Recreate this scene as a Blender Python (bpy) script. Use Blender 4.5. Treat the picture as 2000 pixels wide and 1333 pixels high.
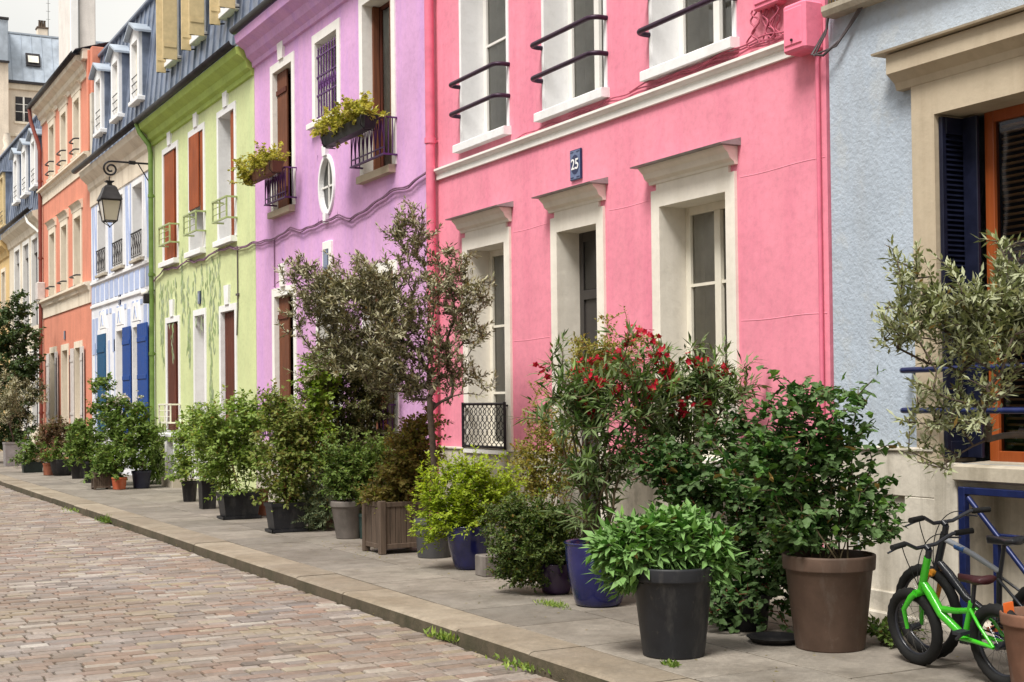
import bpy, math, random
import numpy as np
from mathutils import Vector, Matrix, Euler
random.seed(7); RNG = np.random.default_rng(11)
SC = bpy.context.scene; COL = SC.collection
for o in list(bpy.data.objects): bpy.data.objects.remove(o)
PI = math.pi

# ------------------------------------------------------------------ camera
cam_data = bpy.data.cameras.new('camera'); cam = bpy.data.objects.new('camera', cam_data); COL.objects.link(cam)
YAW, PITCH, ROLL = 0.4903664, math.radians(1.0), math.radians(0.65)
fw = Vector((math.sin(YAW)*math.cos(PITCH), math.cos(YAW)*math.cos(PITCH), math.sin(PITCH)))
rt = Vector((math.cos(YAW), -math.sin(YAW), 0)); up = rt.cross(fw)
rt2 = rt*math.cos(ROLL) - up*math.sin(ROLL); up2 = up*math.cos(ROLL) + rt*math.sin(ROLL)
M = Matrix((rt2, up2, -fw)).transposed().to_4x4(); M.translation = Vector((0, 0, 1.65))
cam.matrix_world = M
cam_data.sensor_width = 36; cam_data.lens = 36*2670/2000; cam_data.shift_y = (737.225-666.5)/2000
cam_data.clip_start = 0.1; cam_data.clip_end = 2000
SC.camera = cam

# ------------------------------------------------------------------ sky, sun, exposure
SUN_EL, SUN_AZ = math.radians(58), math.radians(-118)      # azimuth from +Y towards +X
w = bpy.data.worlds.new('World'); SC.world = w; w.use_nodes = True
nt = w.node_tree; nt.nodes.clear()
sky = nt.nodes.new('ShaderNodeTexSky'); sky.sky_type = 'NISHITA'; sky.sun_disc = False
sky.sun_elevation = SUN_EL; sky.sun_rotation = SUN_AZ; sky.dust_density = 2
tc = nt.nodes.new('ShaderNodeTexCoord'); nz = nt.nodes.new('ShaderNodeTexNoise'); nz.inputs['Scale'].default_value = 2.2
nz.inputs['Detail'].default_value = 5
cr = nt.nodes.new('ShaderNodeValToRGB'); cr.color_ramp.elements[0].position = .30; cr.color_ramp.elements[1].position = .52
cr.color_ramp.elements[0].color = (.75, .75, .75, 1)
mx = nt.nodes.new('ShaderNodeMixRGB'); mx.inputs[2].default_value = (15.6, 15.4, 14.6, 1)
bg = nt.nodes.new('ShaderNodeBackground'); bg.inputs[1].default_value = 0.050
wo = nt.nodes.new('ShaderNodeOutputWorld')
L = nt.links.new
L(tc.outputs['Generated'], nz.inputs['Vector']); L(nz.outputs['Fac'], cr.inputs['Fac']); L(cr.outputs['Color'], mx.inputs[0])
L(sky.outputs[0], mx.inputs[1]); L(mx.outputs[0], bg.inputs[0]); L(bg.outputs[0], wo.inputs[0])
sd = bpy.data.lights.new('sun', 'SUN'); sd.energy = 3.9; sd.angle = math.radians(20); sd.color = (1, .962, .90)
sun = bpy.data.objects.new('sun', sd); COL.objects.link(sun)
sv = Vector((math.sin(SUN_AZ)*math.cos(SUN_EL), math.cos(SUN_AZ)*math.cos(SUN_EL), math.sin(SUN_EL)))
sun.rotation_euler = sv.to_track_quat('Z', 'Y').to_euler(); sun.location = sv*60
SC.view_settings.view_transform = 'Standard'; SC.view_settings.look = 'None'
SC.view_settings.exposure = 0.40; SC.view_settings.gamma = 1; SC.view_settings.use_curve_mapping = False

# ------------------------------------------------------------------ materials
MATS = {}
def newmat(name):
    m = bpy.data.materials.new(name); m.use_nodes = True
    nt = m.node_tree; b = nt.nodes['Principled BSDF']; b.inputs['Specular IOR Level'].default_value = .35
    MATS[name] = m; return m, nt, b
def N(nt, t, **k):
    n = nt.nodes.new('ShaderNode'+t)
    for a, v in k.items(): setattr(n, a, v)
    return n
def noise(nt, scale, detail=4, rough=.55, stretch=None, coord='Object'):
    t = N(nt, 'TexCoord'); n = N(nt, 'TexNoise'); n.inputs['Scale'].default_value = scale
    n.inputs['Detail'].default_value = detail; n.inputs['Roughness'].default_value = rough
    mp = N(nt, 'Mapping'); mp.inputs['Scale'].default_value = stretch or (1, 1, 1)
    nt.links.new(t.outputs[coord], mp.inputs['Vector']); nt.links.new(mp.outputs[0], n.inputs['Vector'])
    return n
def ramp(nt, src, stops, interp='LINEAR'):
    r = N(nt, 'ValToRGB'); e = r.color_ramp.elements; r.color_ramp.interpolation = interp
    while len(e) < len(stops): e.new(.5)
    for i, (p, c) in enumerate(stops):
        e[i].position = p; e[i].color = (c[0], c[1], c[2], 1) if hasattr(c, '__len__') else (c, c, c, 1)
    nt.links.new(src, r.inputs['Fac']); return r.outputs['Color']
def mixc(nt, fac, a, b, mode='MIX'):
    m = N(nt, 'MixRGB'); m.blend_type = mode
    for i, v in zip((0, 1, 2), (fac, a, b)):
        if hasattr(v, 'links') or isinstance(v, bpy.types.NodeSocket): nt.links.new(v, m.inputs[i])
        elif i == 0: m.inputs[0].default_value = v
        else: m.inputs[i].default_value = (v[0], v[1], v[2], 1)
    return m.outputs[0]
def bump(nt, b, src, strength, dist=.01, chain=None):
    n = N(nt, 'Bump'); n.inputs['Strength'].default_value = strength; n.inputs['Distance'].default_value = dist
    nt.links.new(src, n.inputs['Height'])
    if chain is not None: nt.links.new(chain, n.inputs['Normal'])
    nt.links.new(n.outputs[0], b.inputs['Normal']); return n.outputs[0]
def sc(c, k): return tuple(min(1, x*k) for x in c)

def stucco(name, col, grain=60, gs=.5, dist=.004, stain=.35, staincol=None, rough=.85, patch=.0, patchcol=None):
    m, nt, b = newmat(name)
    big = noise(nt, .9, 5, .6); tr_ = 'trim' in name; c1 = ramp(nt, big.outputs['Fac'], [(.28, sc(col, .92 if tr_ else .84)), (.5, sc(col, .98)), (.72, sc(col, 1.04 if tr_ else 1.08))])
    st = noise(nt, 1.3, 5, .65, (2.2, 2.2, .22)); f = ramp(nt, st.outputs['Fac'], [(.46, 0), (.70, 1)])
    sf = N(nt, 'MixRGB'); sf.blend_type = 'MULTIPLY'; sf.inputs[0].default_value = 1; nt.links.new(f, sf.inputs[1]); sf.inputs[2].default_value = (stain,)*3+(1,)
    c2 = mixc(nt, sf.outputs[0], c1, staincol or sc(col, .62))
    sp = noise(nt, 14, 6, .7); f3 = ramp(nt, sp.outputs['Fac'], [(.30, .94 if tr_ else .88), (.5, 1), (.70, 1.02 if tr_ else 1.05)])
    c3 = mixc(nt, 1, c2, f3, 'MULTIPLY')
    if patch:
        pn = noise(nt, 2.1, 6, .7); pf = ramp(nt, pn.outputs['Fac'], [(.55, 0), (.62, patch)])
        c3 = mixc(nt, pf, c3, patchcol)
    nt.links.new(c3, b.inputs['Base Color']); b.inputs['Roughness'].default_value = rough
    g = noise(nt, grain, 5, .6); n1 = bump(nt, b, g.outputs['Fac'], gs, dist)
    g2 = noise(nt, 5, 3, .5); bump(nt, b, g2.outputs['Fac'], .35, .02, n1)
    return m
def plain(name, col, rough=.6, metal=0, var=.12, scale=8, gs=.15, coat=0):
    m, nt, b = newmat(name)
    n = noise(nt, scale, 5, .6); c = ramp(nt, n.outputs['Fac'], [(.3, sc(col, 1-var)), (.7, sc(col, 1+var))])
    nt.links.new(c, b.inputs['Base Color']); b.inputs['Roughness'].default_value = rough; b.inputs['Metallic'].default_value = metal
    r = ramp(nt, n.outputs['Fac'], [(.3, rough*.85), (.7, min(1, rough*1.15))]); nt.links.new(r, b.inputs['Roughness'])
    if coat: b.inputs['Coat Weight'].default_value = coat; b.inputs['Coat Roughness'].default_value = .12
    if gs:
        g = noise(nt, scale*9, 4, .6); bump(nt, b, g.outputs['Fac'], gs, .002)
    return m
def potmat(name, col, rough, var, scale, gs, coat=0, lime=.35):
    m = plain(name, col, rough, 0, var, scale, gs, coat); nt = m.node_tree; b = nt.nodes['Principled BSDF']; src = b.inputs['Base Color'].links[0].from_socket
    n = noise(nt, 5, 6, .7, (1, 1, .35)); f = ramp(nt, n.outputs['Fac'], [(.52, 0), (.72, lime)]); c = mixc(nt, f, src, (.30, .28, .25))
    n2 = noise(nt, 26, 4, .7); f2 = ramp(nt, n2.outputs['Fac'], [(.62, 0), (.70, lime*.8)]); c = mixc(nt, f2, c, (.20, .16, .12))
    nt.links.new(c, b.inputs['Base Color']); b.inputs['Specular IOR Level'].default_value = .3; return m
def wood(name, col, dark, rough=.55, stretch=(14, 14, .8), scale=2.5, gs=.3):
    m, nt, b = newmat(name)
    n = noise(nt, scale, 7, .65, stretch); c = ramp(nt, n.outputs['Fac'], [(.25, dark), (.5, col), (.8, sc(col, 1.3))])
    n2 = noise(nt, 1.2, 3); f = ramp(nt, n2.outputs['Fac'], [(.35, .8), (.7, 1.08)])
    c = mixc(nt, 1, c, f, 'MULTIPLY')
    nt.links.new(c, b.inputs['Base Color']); b.inputs['Roughness'].default_value = rough
    bump(nt, b, n.outputs['Fac'], gs, .003); return m
def leafmat(name, dark, mid, light, under=None, rough=.5, trans=.3, tips=None):
    m, nt, b = newmat(name)
    g = N(nt, 'NewGeometry')
    c = ramp(nt, g.outputs['Random Per Island'], [(0, dark), (.45, mid), (.955, light), (.97, (.26, .17, .05))])
    n = noise(nt, 3.0, 3); f = ramp(nt, n.outputs['Fac'], [(.3, .72), (.7, 1.2)]); c = mixc(nt, 1, c, f, 'MULTIPLY')
    if under: c = mixc(nt, g.outputs['Backfacing'], c, under)
    nt.links.new(c, b.inputs['Base Color']); b.inputs['Roughness'].default_value = rough
    b.inputs['Specular IOR Level'].default_value = .22
    t = N(nt, 'BsdfTranslucent'); nt.links.new(mixc(nt, .35, c, (1, 1, .2), 'MULTIPLY'), t.inputs['Color'])
    mx = N(nt, 'MixShader'); mx.inputs[0].default_value = trans
    nt.links.new(b.outputs[0], mx.inputs[1]); nt.links.new(t.outputs[0], mx.inputs[2])
    nt.links.new(mx.outputs[0], nt.nodes['Material Output'].inputs['Surface']); return m

stucco('pink_wall', (.80, .272, .362), 90, .30, .003, .55, (.66, .185, .28))
stucco('pink_paint', (.86, .22, .33), 40, .2, .002, .2)
stucco('purple_wall', (.66, .37, .63), 70, .3, .003, .5, (.53, .29, .66))
stucco('green_wall', (.59, .65, .34), 70, .3, .003, .5, (.48, .58, .30), patch=.3, patchcol=(.60, .64, .34))
stucco('green_paint', (.42, .55, .13), 30, .2, .003, .3)
stucco('white_wall', (.76, .78, .84), 40, .2, .003, .3)
stucco('timber_paint', (.42, .50, .72), 30, .2, .003, .3)
stucco('orange_wall', (.66, .25, .165), 40, .25, .004, .4)
stucco('cream_trim', (.78, .69, .56), 40, .25, .003, .45, (.42, .34, .24))
stucco('cream_wall', (.70, .62, .50), 30, .25, .004, .4)
stucco('yellow_wall', (.68, .48, .22), 30, .25, .004, .4)
stucco('blue_wall', (.43, .495, .58), 30, .8, .011, .5, (.36, .38, .40), patch=.35, patchcol=(.47, .49, .49))
stucco('stone_trim', (.50, .42, .31), 34, .3, .004, .55, (.32, .25, .17))
stucco('window_trim', (.84, .82, .78), 50, .2, .002, .15, (.55, .50, .42))
stucco('white_trim', (.80, .80, .81), 50, .15, .002, .25, (.6, .58, .54))
stucco('hood_trim', (.80, .75, .67), 40, .2, .002, .18, (.40, .34, .25))
stucco('plinth', (.60, .55, .47), 34, .4, .006, .8, (.25, .22, .17), patch=.6, patchcol=(.34, .31, .26))
stucco('sill_stone', (.45, .40, .32), 40, .4, .004, .6, (.2, .17, .12))
stucco('far_wall', (.76, .66, .55), 20, .2, .004, .4)
stucco('tower_wall', (.70, .66, .63), 20, .2, .004, .3)
stucco('dark_gap', (.05, .05, .05), 20, .2)
plain('zinc', (.20, .235, .31), .42, .35, .35, 2.2, .1)
plain('zinc_light', (.38, .43, .50), .45, .3, .2, 1.5, .1)
plain('lead', (.30, .29, .29), .5, .3, .3, 6)
plain('gutter', (.035, .032, .035), .5, .3, .5, 3)
plain('iron', (.025, .022, .026), .42, .4, .3, 12)
plain('plum_iron', (.035, .014, .034), .45, .2, .3, 12)
plain('purple_iron', (.10, .03, .14), .45, .2, .3, 12)
plain('blue_iron', (.012, .020, .085), .38, .2, .3, 12)
plain('green_iron', (.36, .42, .20), .5, .1, .25, 12)
plain('pipe_pink', (.70, .17, .26), .5, 0, .15, 5)
plain('pipe_green', (.13, .21, .05), .5, 0, .3, 4)
plain('pipe_orange', (.22, .06, .045), .5, 0, .2, 4)
plain('cable', (.09, .075, .08), .6, 0, .3, 10)
plain('cable_pink', (.42, .09, .14), .6, 0, .3, 10)
plain('cable_purple', (.20, .10, .17), .6, 0, .3, 10)
plain('pvc_white', (.76, .74, .70), .35, 0, .05, 4, .05)
plain('frame_cream', (.74, .70, .60), .4, 0, .08, 6, .05)
plain('curtain', (.72, .70, .63), .9, 0, .12, 5)
plain('curtain_pale', (.80, .79, .77), .9, 0, .1, 5)
plain('amber_curtain', (.42, .20, .06), .9, 0, .2, 5)
plain('blind', (.30, .17, .07), .6, 0, .3, 5)
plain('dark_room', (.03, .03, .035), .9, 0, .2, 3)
plain('door_dark', (.045, .04, .038), .4, 0, .2, 8)
plain('louvre_navy', (.008, .010, .026), .38, 0, .3, 10)
plain('shutter_blue', (.010, .055, .25), .65, 0, .15, 8)
plain('shutter_teal', (.010, .075, .17), .65, 0, .15, 8)
plain('shutter_cream', (.60, .47, .26), .6, 0, .12, 8)
plain('shutter_grey', (.58, .54, .52), .6, 0, .12, 8)
wood('brown_wood', (.31, .075, .022), (.16, .034, .012), .72)
wood('dark_wood', (.115, .028, .014), (.055, .012, .008), .72)
wood('walnut', (.17, .058, .026), (.08, .026, .014), .7)
wood('orange_wood', (.30, .072, .018), (.32, .06, .015), .35)
wood('oldwood', (.12, .085, .062), (.05, .034, .024), .8, gs=.7)
potmat('terra', (.36, .13, .075), .75, .25, 7, .3, 0, 0.35)
potmat('terra2', (.46, .11, .05), .7, .15, 7, .3, 0, 0.25)
potmat('terra3', (.17, .085, .055), .8, .25, 7, .3, 0, 0.4)
potmat('brown', (.095, .060, .044), .6, .22, 6, .3, 0, 0.22)
potmat('brownpot', (.14, .06, .035), .7, .3, 6, .3, 0, 0.3)
potmat('char', (.019, .020, .024), .5, .25, 5, .2, 0, 0.16)
potmat('black', (.012, .0115, .013), .5, .3, 5, .2, 0, 0.15)
plain('navy', (.022, .024, .045), .4, 0, .3, 5, .1)
plain('cobalt', (.010, .012, .085), .22, 0, .35, 4, .05, .6)
plain('purplepot', (.03, .012, .05), .3, 0, .3, 4, .05, .4)
plain('greybox', (.24, .22, .22), .7, 0, .2, 5, .3)
potmat('greypot', (.15, .132, .12), .75, .3, 4, .4, 0, 0.4)
potmat('greypot2', (.075, .075, .08), .6, .2, 5, .2, 0, 0.3)
plain('darkgreen', (.025, .035, .03), .6, 0, .3, 5, .2)
plain('teal', (.03, .055, .05), .5, 0, .3, 5, .2)
plain('soil', (.035, .022, .014), .95, 0, .4, 20, 1)
plain('bark', (.085, .062, .048), .9, 0, .35, 18, .8)
plain('stem', (.10, .075, .04), .8, 0, .4, 14, .4)
plain('redstem', (.13, .035, .02), .8, 0, .4, 14, .4)
plain('cane', (.38, .25, .12), .7, 0, .2, 10)
plain('rubber', (.008, .008, .008), .8, 0, .3, 20, .4)
plain('chrome', (.30, .30, .30), .22, .95, .1, 5, 0)
plain('bike_green', (.055, .50, .02), .28, 0, .04, 5, 0, .6)
plain('bike_orange', (.62, .26, .03), .3, 0, .05, 5, 0, .5)
plain('bike_dark', (.02, .022, .03), .35, 0, .1, 5, 0, .3)
plain('bike_blue', (.03, .10, .30), .3, 0, .1, 5, 0, .5)
plain('bike_white', (.32, .34, .38), .35, 0, .1, 5, 0)
plain('bike_red', (.05, .012, .015), .5, 0, .1, 5, 0)
plain('reflector', (.80, .16, .03), .3, 0, .05, 5, 0, .5)
plain('plate_blue', (.008, .016, .07), .3, 0, .1, 9, 0, .5)
plain('plate_light', (.12, .16, .28), .3, 0, .2, 60, 0, .5)
plain('plate_white', (.8, .8, .8), .4, 0, .03, 9, 0)
plain('mural_green', (.27, .36, .16), .9, 0, .4, 3, 0)
plain('mural_grey', (.34, .40, .26), .9, 0, .3, 3, 0)
plain('red_petal', (.62, .015, .03), .5, 0, .25, 30, 0)
plain('white_petal', (.72, .62, .60), .6, 0, .2, 30, 0)
plain('dry_reed', (.14, .09, .04), .9, 0, .5, 12, 1)
plain('antenna', (.25, .25, .25), .4, .5, .1, 5, 0)
stucco('mortar', (.07, .055, .038), 40, 1, .01, .5, (.08, .07, .03))
stucco('earth', (.20, .17, .14), 3, .5, .02, .3)
# frosted lantern panes
m, nt, b = newmat('lantern_glass'); b.inputs['Base Color'].default_value = (.62, .56, .46, 1); b.inputs['Roughness'].default_value = .35
b.inputs['Transmission Weight'].default_value = .35
# window glass
m, nt, b = newmat('glass')
tr = N(nt, 'BsdfTransparent'); tr.inputs[0].default_value = (.86, .88, .87, 1); gl = N(nt, 'BsdfGlossy'); gl.inputs['Roughness'].default_value = .02
fr = N(nt, 'Fresnel'); fr.inputs['IOR'].default_value = 1.8
gn = noise(nt, 1.2, 2); bp = N(nt, 'Bump'); bp.inputs['Strength'].default_value = .12; bp.inputs['Distance'].default_value = .01
nt.links.new(gn.outputs['Fac'], bp.inputs['Height']); nt.links.new(bp.outputs[0], gl.inputs['Normal'])
mx = N(nt, 'MixShader'); nt.links.new(fr.outputs[0], mx.inputs[0]); nt.links.new(tr.outputs[0], mx.inputs[1]); nt.links.new(gl.outputs[0], mx.inputs[2])
nt.links.new(mx.outputs[0], nt.nodes['Material Output'].inputs['Surface'])
# stone materials coloured stone by stone
def stonemat(name, stops, grain, gs, dirt, dirtcol, rough=.75, dscale=1.3):
    m, nt, b = newmat(name)
    g = N(nt, 'NewGeometry'); c = ramp(nt, g.outputs['Random Per Island'], stops)
    n = noise(nt, dscale, 6, .65, coord='Object'); f = ramp(nt, n.outputs['Fac'], [(.42, 0), (.68, dirt)])
    c = mixc(nt, f, c, dirtcol)
    n2 = noise(nt, 30, 6, .7); c = mixc(nt, 1, c, ramp(nt, n2.outputs['Fac'], [(.3, .8), (.7, 1.14)]), 'MULTIPLY')
    n3 = noise(nt, 7, 5, .6); c = mixc(nt, 1, c, ramp(nt, n3.outputs['Fac'], [(.35, .86), (.65, 1.08)]), 'MULTIPLY')
    nt.links.new(c, b.inputs['Base Color']); nt.links.new(ramp(nt, n2.outputs['Fac'], [(.3, rough-.15), (.7, rough+.12)]), b.inputs['Roughness'])
    n1 = bump(nt, b, n2.outputs['Fac'], gs, .006); g3 = noise(nt, grain, 4, .6); bump(nt, b, g3.outputs['Fac'], gs*.6, .003, n1)
    return m
stonemat('sett', [(0, (.15, .125, .11)), (.12, (.25, .215, .195)), (.28, (.215, .155, .125)), (.42, (.30, .26, .235)), (.56, (.20, .175, .165)), (.68, (.27, .18, .14)), (.80, (.34, .30, .27)), (.90, (.285, .235, .16)), (1, (.40, .37, .34))], 90, .8, .7, (.20, .15, .105), .62, .45)
stonemat('slab', [(0, (.175, .155, .132)), (.35, (.225, .20, .172)), (.7, (.255, .225, .19)), (1, (.30, .265, .225))], 60, .7, .75, (.13, .11, .088), .8, 1.9)
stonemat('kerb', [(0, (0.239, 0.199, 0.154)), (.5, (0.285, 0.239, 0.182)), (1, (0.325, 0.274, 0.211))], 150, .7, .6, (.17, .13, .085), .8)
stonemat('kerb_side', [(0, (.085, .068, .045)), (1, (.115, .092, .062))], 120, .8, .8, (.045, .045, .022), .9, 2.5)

# foliage
leafmat('lf_olive', (0.095, 0.100, 0.050), (0.230, 0.225, 0.120), (0.460, 0.430, 0.250), (0.380, 0.360, 0.240), 0.55, 0.15)
leafmat('lf_olive2', (0.120, 0.150, 0.055), (0.270, 0.310, 0.130), (0.460, 0.480, 0.250), (0.340, 0.360, 0.220), 0.45, 0.15)
leafmat('lf_oleander', (0.040, 0.095, 0.020), (0.100, 0.190, 0.040), (0.220, 0.330, 0.090), (0.160, 0.220, 0.090), 0.45, 0.2)
leafmat('lf_currant', (0.016, 0.060, 0.010), (0.050, 0.140, 0.024), (0.160, 0.300, 0.055), (0.100, 0.170, 0.060), 0.55, 0.2)
leafmat('lf_bramble', (0.012, 0.045, 0.010), (0.036, 0.100, 0.020), (0.100, 0.210, 0.040), (0.070, 0.120, 0.040), 0.55, 0.15)
leafmat('lf_lance', (0.040, 0.140, 0.018), (0.110, 0.280, 0.040), (0.330, 0.560, 0.150), (0.180, 0.320, 0.100), 0.55, 0.18)
leafmat('lf_box', (0.022, 0.065, 0.010), (0.060, 0.130, 0.018), (0.270, 0.320, 0.050), (0.100, 0.140, 0.040), 0.55, 0.2)
leafmat('lf_nandina', (0.160, 0.260, 0.020), (0.360, 0.500, 0.025), (0.620, 0.700, 0.050), (0.360, 0.460, 0.050), 0.5, 0.4)
leafmat('lf_spiraea', (0.120, 0.150, 0.030), (0.360, 0.360, 0.060), (0.600, 0.450, 0.120), (0.300, 0.280, 0.080), 0.5, 0.35)
leafmat('lf_copper', (0.090, 0.100, 0.025), (0.340, 0.240, 0.060), (0.260, 0.360, 0.070), (0.240, 0.200, 0.060), 0.55, 0.35)
leafmat('lf_bright', (0.045, 0.100, 0.018), (0.120, 0.210, 0.032), (0.270, 0.370, 0.070), (0.150, 0.220, 0.050), 0.55, 0.3)
leafmat('lf_hazel', (0.070, 0.150, 0.020), (0.210, 0.340, 0.050), (0.500, 0.600, 0.130), (0.260, 0.360, 0.090), 0.55, 0.38)
leafmat('lf_redhazel', (0.060, 0.120, 0.020), (0.170, 0.280, 0.045), (0.400, 0.380, 0.110), (0.220, 0.260, 0.070), 0.55, 0.35)
leafmat('lf_mid', (0.035, 0.085, 0.016), (0.100, 0.190, 0.032), (0.260, 0.360, 0.080), (0.140, 0.210, 0.050), 0.55, 0.28)
leafmat('lf_myrtle', (0.045, 0.060, 0.016), (0.110, 0.125, 0.036), (0.220, 0.220, 0.070), (0.140, 0.150, 0.060), 0.55, 0.2)
leafmat('lf_needle', (0.110, 0.160, 0.085), (0.210, 0.270, 0.140), (0.330, 0.380, 0.220), None, 0.6, 0.1)
leafmat('lf_red', (0.100, 0.060, 0.030), (0.200, 0.110, 0.060), (0.150, 0.210, 0.060), (0.160, 0.110, 0.060), 0.5, 0.25)
leafmat('lf_ivy', (0.025, 0.055, 0.018), (0.060, 0.110, 0.030), (0.130, 0.190, 0.050), (0.080, 0.120, 0.050), 0.5, 0.2)
leafmat('lf_lime', (0.110, 0.220, 0.020), (0.220, 0.380, 0.030), (0.400, 0.550, 0.060), (0.220, 0.320, 0.050), 0.5, 0.4)
leafmat('lf_flowerbox', (0.200, 0.220, 0.030), (0.520, 0.520, 0.070), (0.850, 0.760, 0.180), (0.450, 0.420, 0.080), 0.55, 0.35)
leafmat('petal_red', (.26, .004, .015), (.46, .010, .028), (.60, .03, .06), None, .5, .3)
leafmat('petal_white', (.5, .42, .40), (.7, .62, .58), (.75, .72, .66), None, .5, .3)

# ------------------------------------------------------------------ mesh helpers
ORG = {}
def tag(o, label=None, cat=None, group=None, kind=None):
    if label: o['label'] = label
    if cat: o['category'] = cat
    if group: o['group'] = group
    if kind: o['kind'] = kind
    return o
def empty(name, loc, label=None, cat=None, group=None):
    o = bpy.data.objects.new(name, None); COL.objects.link(o); o.location = loc; o.empty_display_size = .2
    ORG[o.name] = np.array(loc, float); return tag(o, label, cat, group)
class MB:
    """collects shapes in world coordinates; build() links them as one mesh object"""
    def __init__(s): s.v = []; s.f = []; s.m = []; s.mats = []; s.cur = 0; s.sm = []; s.smooth = False
    def mat(s, n):
        if n not in s.mats: s.mats.append(n)
        s.cur = s.mats.index(n); return s
    def add(s, vs, fs, smooth=None):
        b = len(s.v); s.v += [tuple(map(float, p)) for p in vs]; s.f += [tuple(b+i for i in f) for f in fs]
        s.m += [s.cur]*len(fs); s.sm += [s.smooth if smooth is None else smooth]*len(fs); return s
    def box(s, x0, x1, y0, y1, z0, z1, bev=0):
        if bev <= 0:
            vs = [(x, y, z) for x in (x0, x1) for y in (y0, y1) for z in (z0, z1)]
            return s.add(vs, [(0, 1, 3, 2), (4, 6, 7, 5), (0, 4, 5, 1), (2, 3, 7, 6), (0, 2, 6, 4), (1, 5, 7, 3)], False)
        b = min(bev, abs(x1-x0)*.45, abs(y1-y0)*.45, abs(z1-z0)*.45); X, Y, Z = (x0, x1), (y0, y1), (z0, z1)
        vs = []; idx = {}
        for i in (0, 1):
            for j in (0, 1):
                for k in (0, 1):
                    sx, sy, sz = (1 if i == 0 else -1)*b, (1 if j == 0 else -1)*b, (1 if k == 0 else -1)*b
                    for a, p in enumerate(((X[i], Y[j]+sy, Z[k]+sz), (X[i]+sx, Y[j], Z[k]+sz), (X[i]+sx, Y[j]+sy, Z[k]))):
                        idx[i, j, k, a] = len(vs); vs.append(p)
        F = []
        for i in (0, 1): q = [idx[i, 0, 0, 0], idx[i, 0, 1, 0], idx[i, 1, 1, 0], idx[i, 1, 0, 0]]; F.append(q if i == 0 else q[::-1])
        for j in (0, 1): q = [idx[0, j, 0, 1], idx[1, j, 0, 1], idx[1, j, 1, 1], idx[0, j, 1, 1]]; F.append(q if j == 0 else q[::-1])
        for k in (0, 1): q = [idx[0, 0, k, 2], idx[0, 1, k, 2], idx[1, 1, k, 2], idx[1, 0, k, 2]]; F.append(q if k == 0 else q[::-1])
        for j in (0, 1):
            for k in (0, 1): q = [idx[0, j, k, 1], idx[1, j, k, 1], idx[1, j, k, 2], idx[0, j, k, 2]]; F.append(q if (j+k) % 2 else q[::-1])
        for i in (0, 1):
            for k in (0, 1): q = [idx[i, 0, k, 0], idx[i, 1, k, 0], idx[i, 1, k, 2], idx[i, 0, k, 2]]; F.append(q[::-1] if (i+k) % 2 else q)
        for i in (0, 1):
            for j in (0, 1): q = [idx[i, j, 0, 0], idx[i, j, 1, 0], idx[i, j, 1, 1], idx[i, j, 0, 1]]; F.append(q if (i+j) % 2 else q[::-1])
        for i in (0, 1):
            for j in (0, 1):
                for k in (0, 1): q = [idx[i, j, k, a] for a in (0, 1, 2)]; F.append(q if (i+j+k) % 2 == 0 else q[::-1])
        return s.add(vs, F, False)
    def quad(s, a, b, c, d): return s.add([a, b, c, d], [(0, 1, 2, 3)])
    def poly(s, pts): return s.add(pts, [tuple(range(len(pts)))])
    def extrude(s, prof, axis, a0, a1):
        """closed profile of 2-D points swept along an axis: axis 'y' -> points are (x,z); 'x' -> (y,z); 'z' -> (x,y)"""
        n = len(prof)
        def P(p, a): return (p[0], a, p[1]) if axis == 'y' else (a, p[0], p[1]) if axis == 'x' else (p[0], p[1], a)
        vs = [P(p, a0) for p in prof]+[P(p, a1) for p in prof]
        fs = [(i, (i+1) % n, n+(i+1) % n, n+i) for i in range(n)]+[tuple(range(n))[::-1], tuple(range(n, 2*n))]
        return s.add(vs, fs)
    def tube(s, pts, r, n=8, cap=True, smooth=True):
        P = [Vector(p) for p in pts]; rs = r if hasattr(r, '__len__') else [r]*len(P)
        vs = []; fs = []; prev = None
        for i, p in enumerate(P):
            d = (P[min(i+1, len(P)-1)]-P[max(i-1, 0)]).normalized()
            a = prev if prev is not None else (Vector((0, 0, 1)) if abs(d.z) < .9 else Vector((1, 0, 0)))
            u = (a-d*a.dot(d)).normalized(); prev = u; v = d.cross(u)
            for k in range(n):
                t = 2*PI*k/n; vs.append(p+(u*math.cos(t)+v*math.sin(t))*rs[i])
        for i in range(len(P)-1):
            for k in range(n): fs.append((i*n+k, i*n+(k+1) % n, (i+1)*n+(k+1) % n, (i+1)*n+k))
        s.add(vs, fs, smooth)
        if cap: s.add(vs[:n], [tuple(range(n))[::-1]], False); s.add(vs[-n:], [tuple(range(n))], False)
        return s
    def lathe(s, prof, c, n=40, smooth=True, close=False):
        vs = []; fs = []
        for (r, z) in prof:
            for k in range(n): t = 2*PI*k/n; vs.append((c[0]+r*math.cos(t), c[1]+r*math.sin(t), c[2]+z))
        m = len(prof)
        for i in range(m-1):
            for k in range(n): fs.append((i*n+k, i*n+(k+1) % n, (i+1)*n+(k+1) % n, (i+1)*n+k))
        s.add(vs, fs, smooth)
        if close: s.add(vs[:n], [tuple(range(n))[::-1]], False)
        return s
    def build(s, name, parent=None, mats=None):
        o0 = ORG.get(parent.name, np.zeros(3)) if parent is not None else np.zeros(3)
        me = bpy.data.meshes.new(name)
        v = np.array(s.v)-o0 if s.v else np.zeros((0, 3))
        me.from_pydata(v.tolist(), [], s.f)
        for n in (mats or s.mats): me.materials.append(MATS[n])
        me.polygons.foreach_set('material_index', s.m); me.polygons.foreach_set('use_smooth', s.sm); me.update()
        o = bpy.data.objects.new(name, me); COL.objects.link(o)
        if parent is not None: o.parent = parent
        ORG[o.name] = o0; return o
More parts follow.
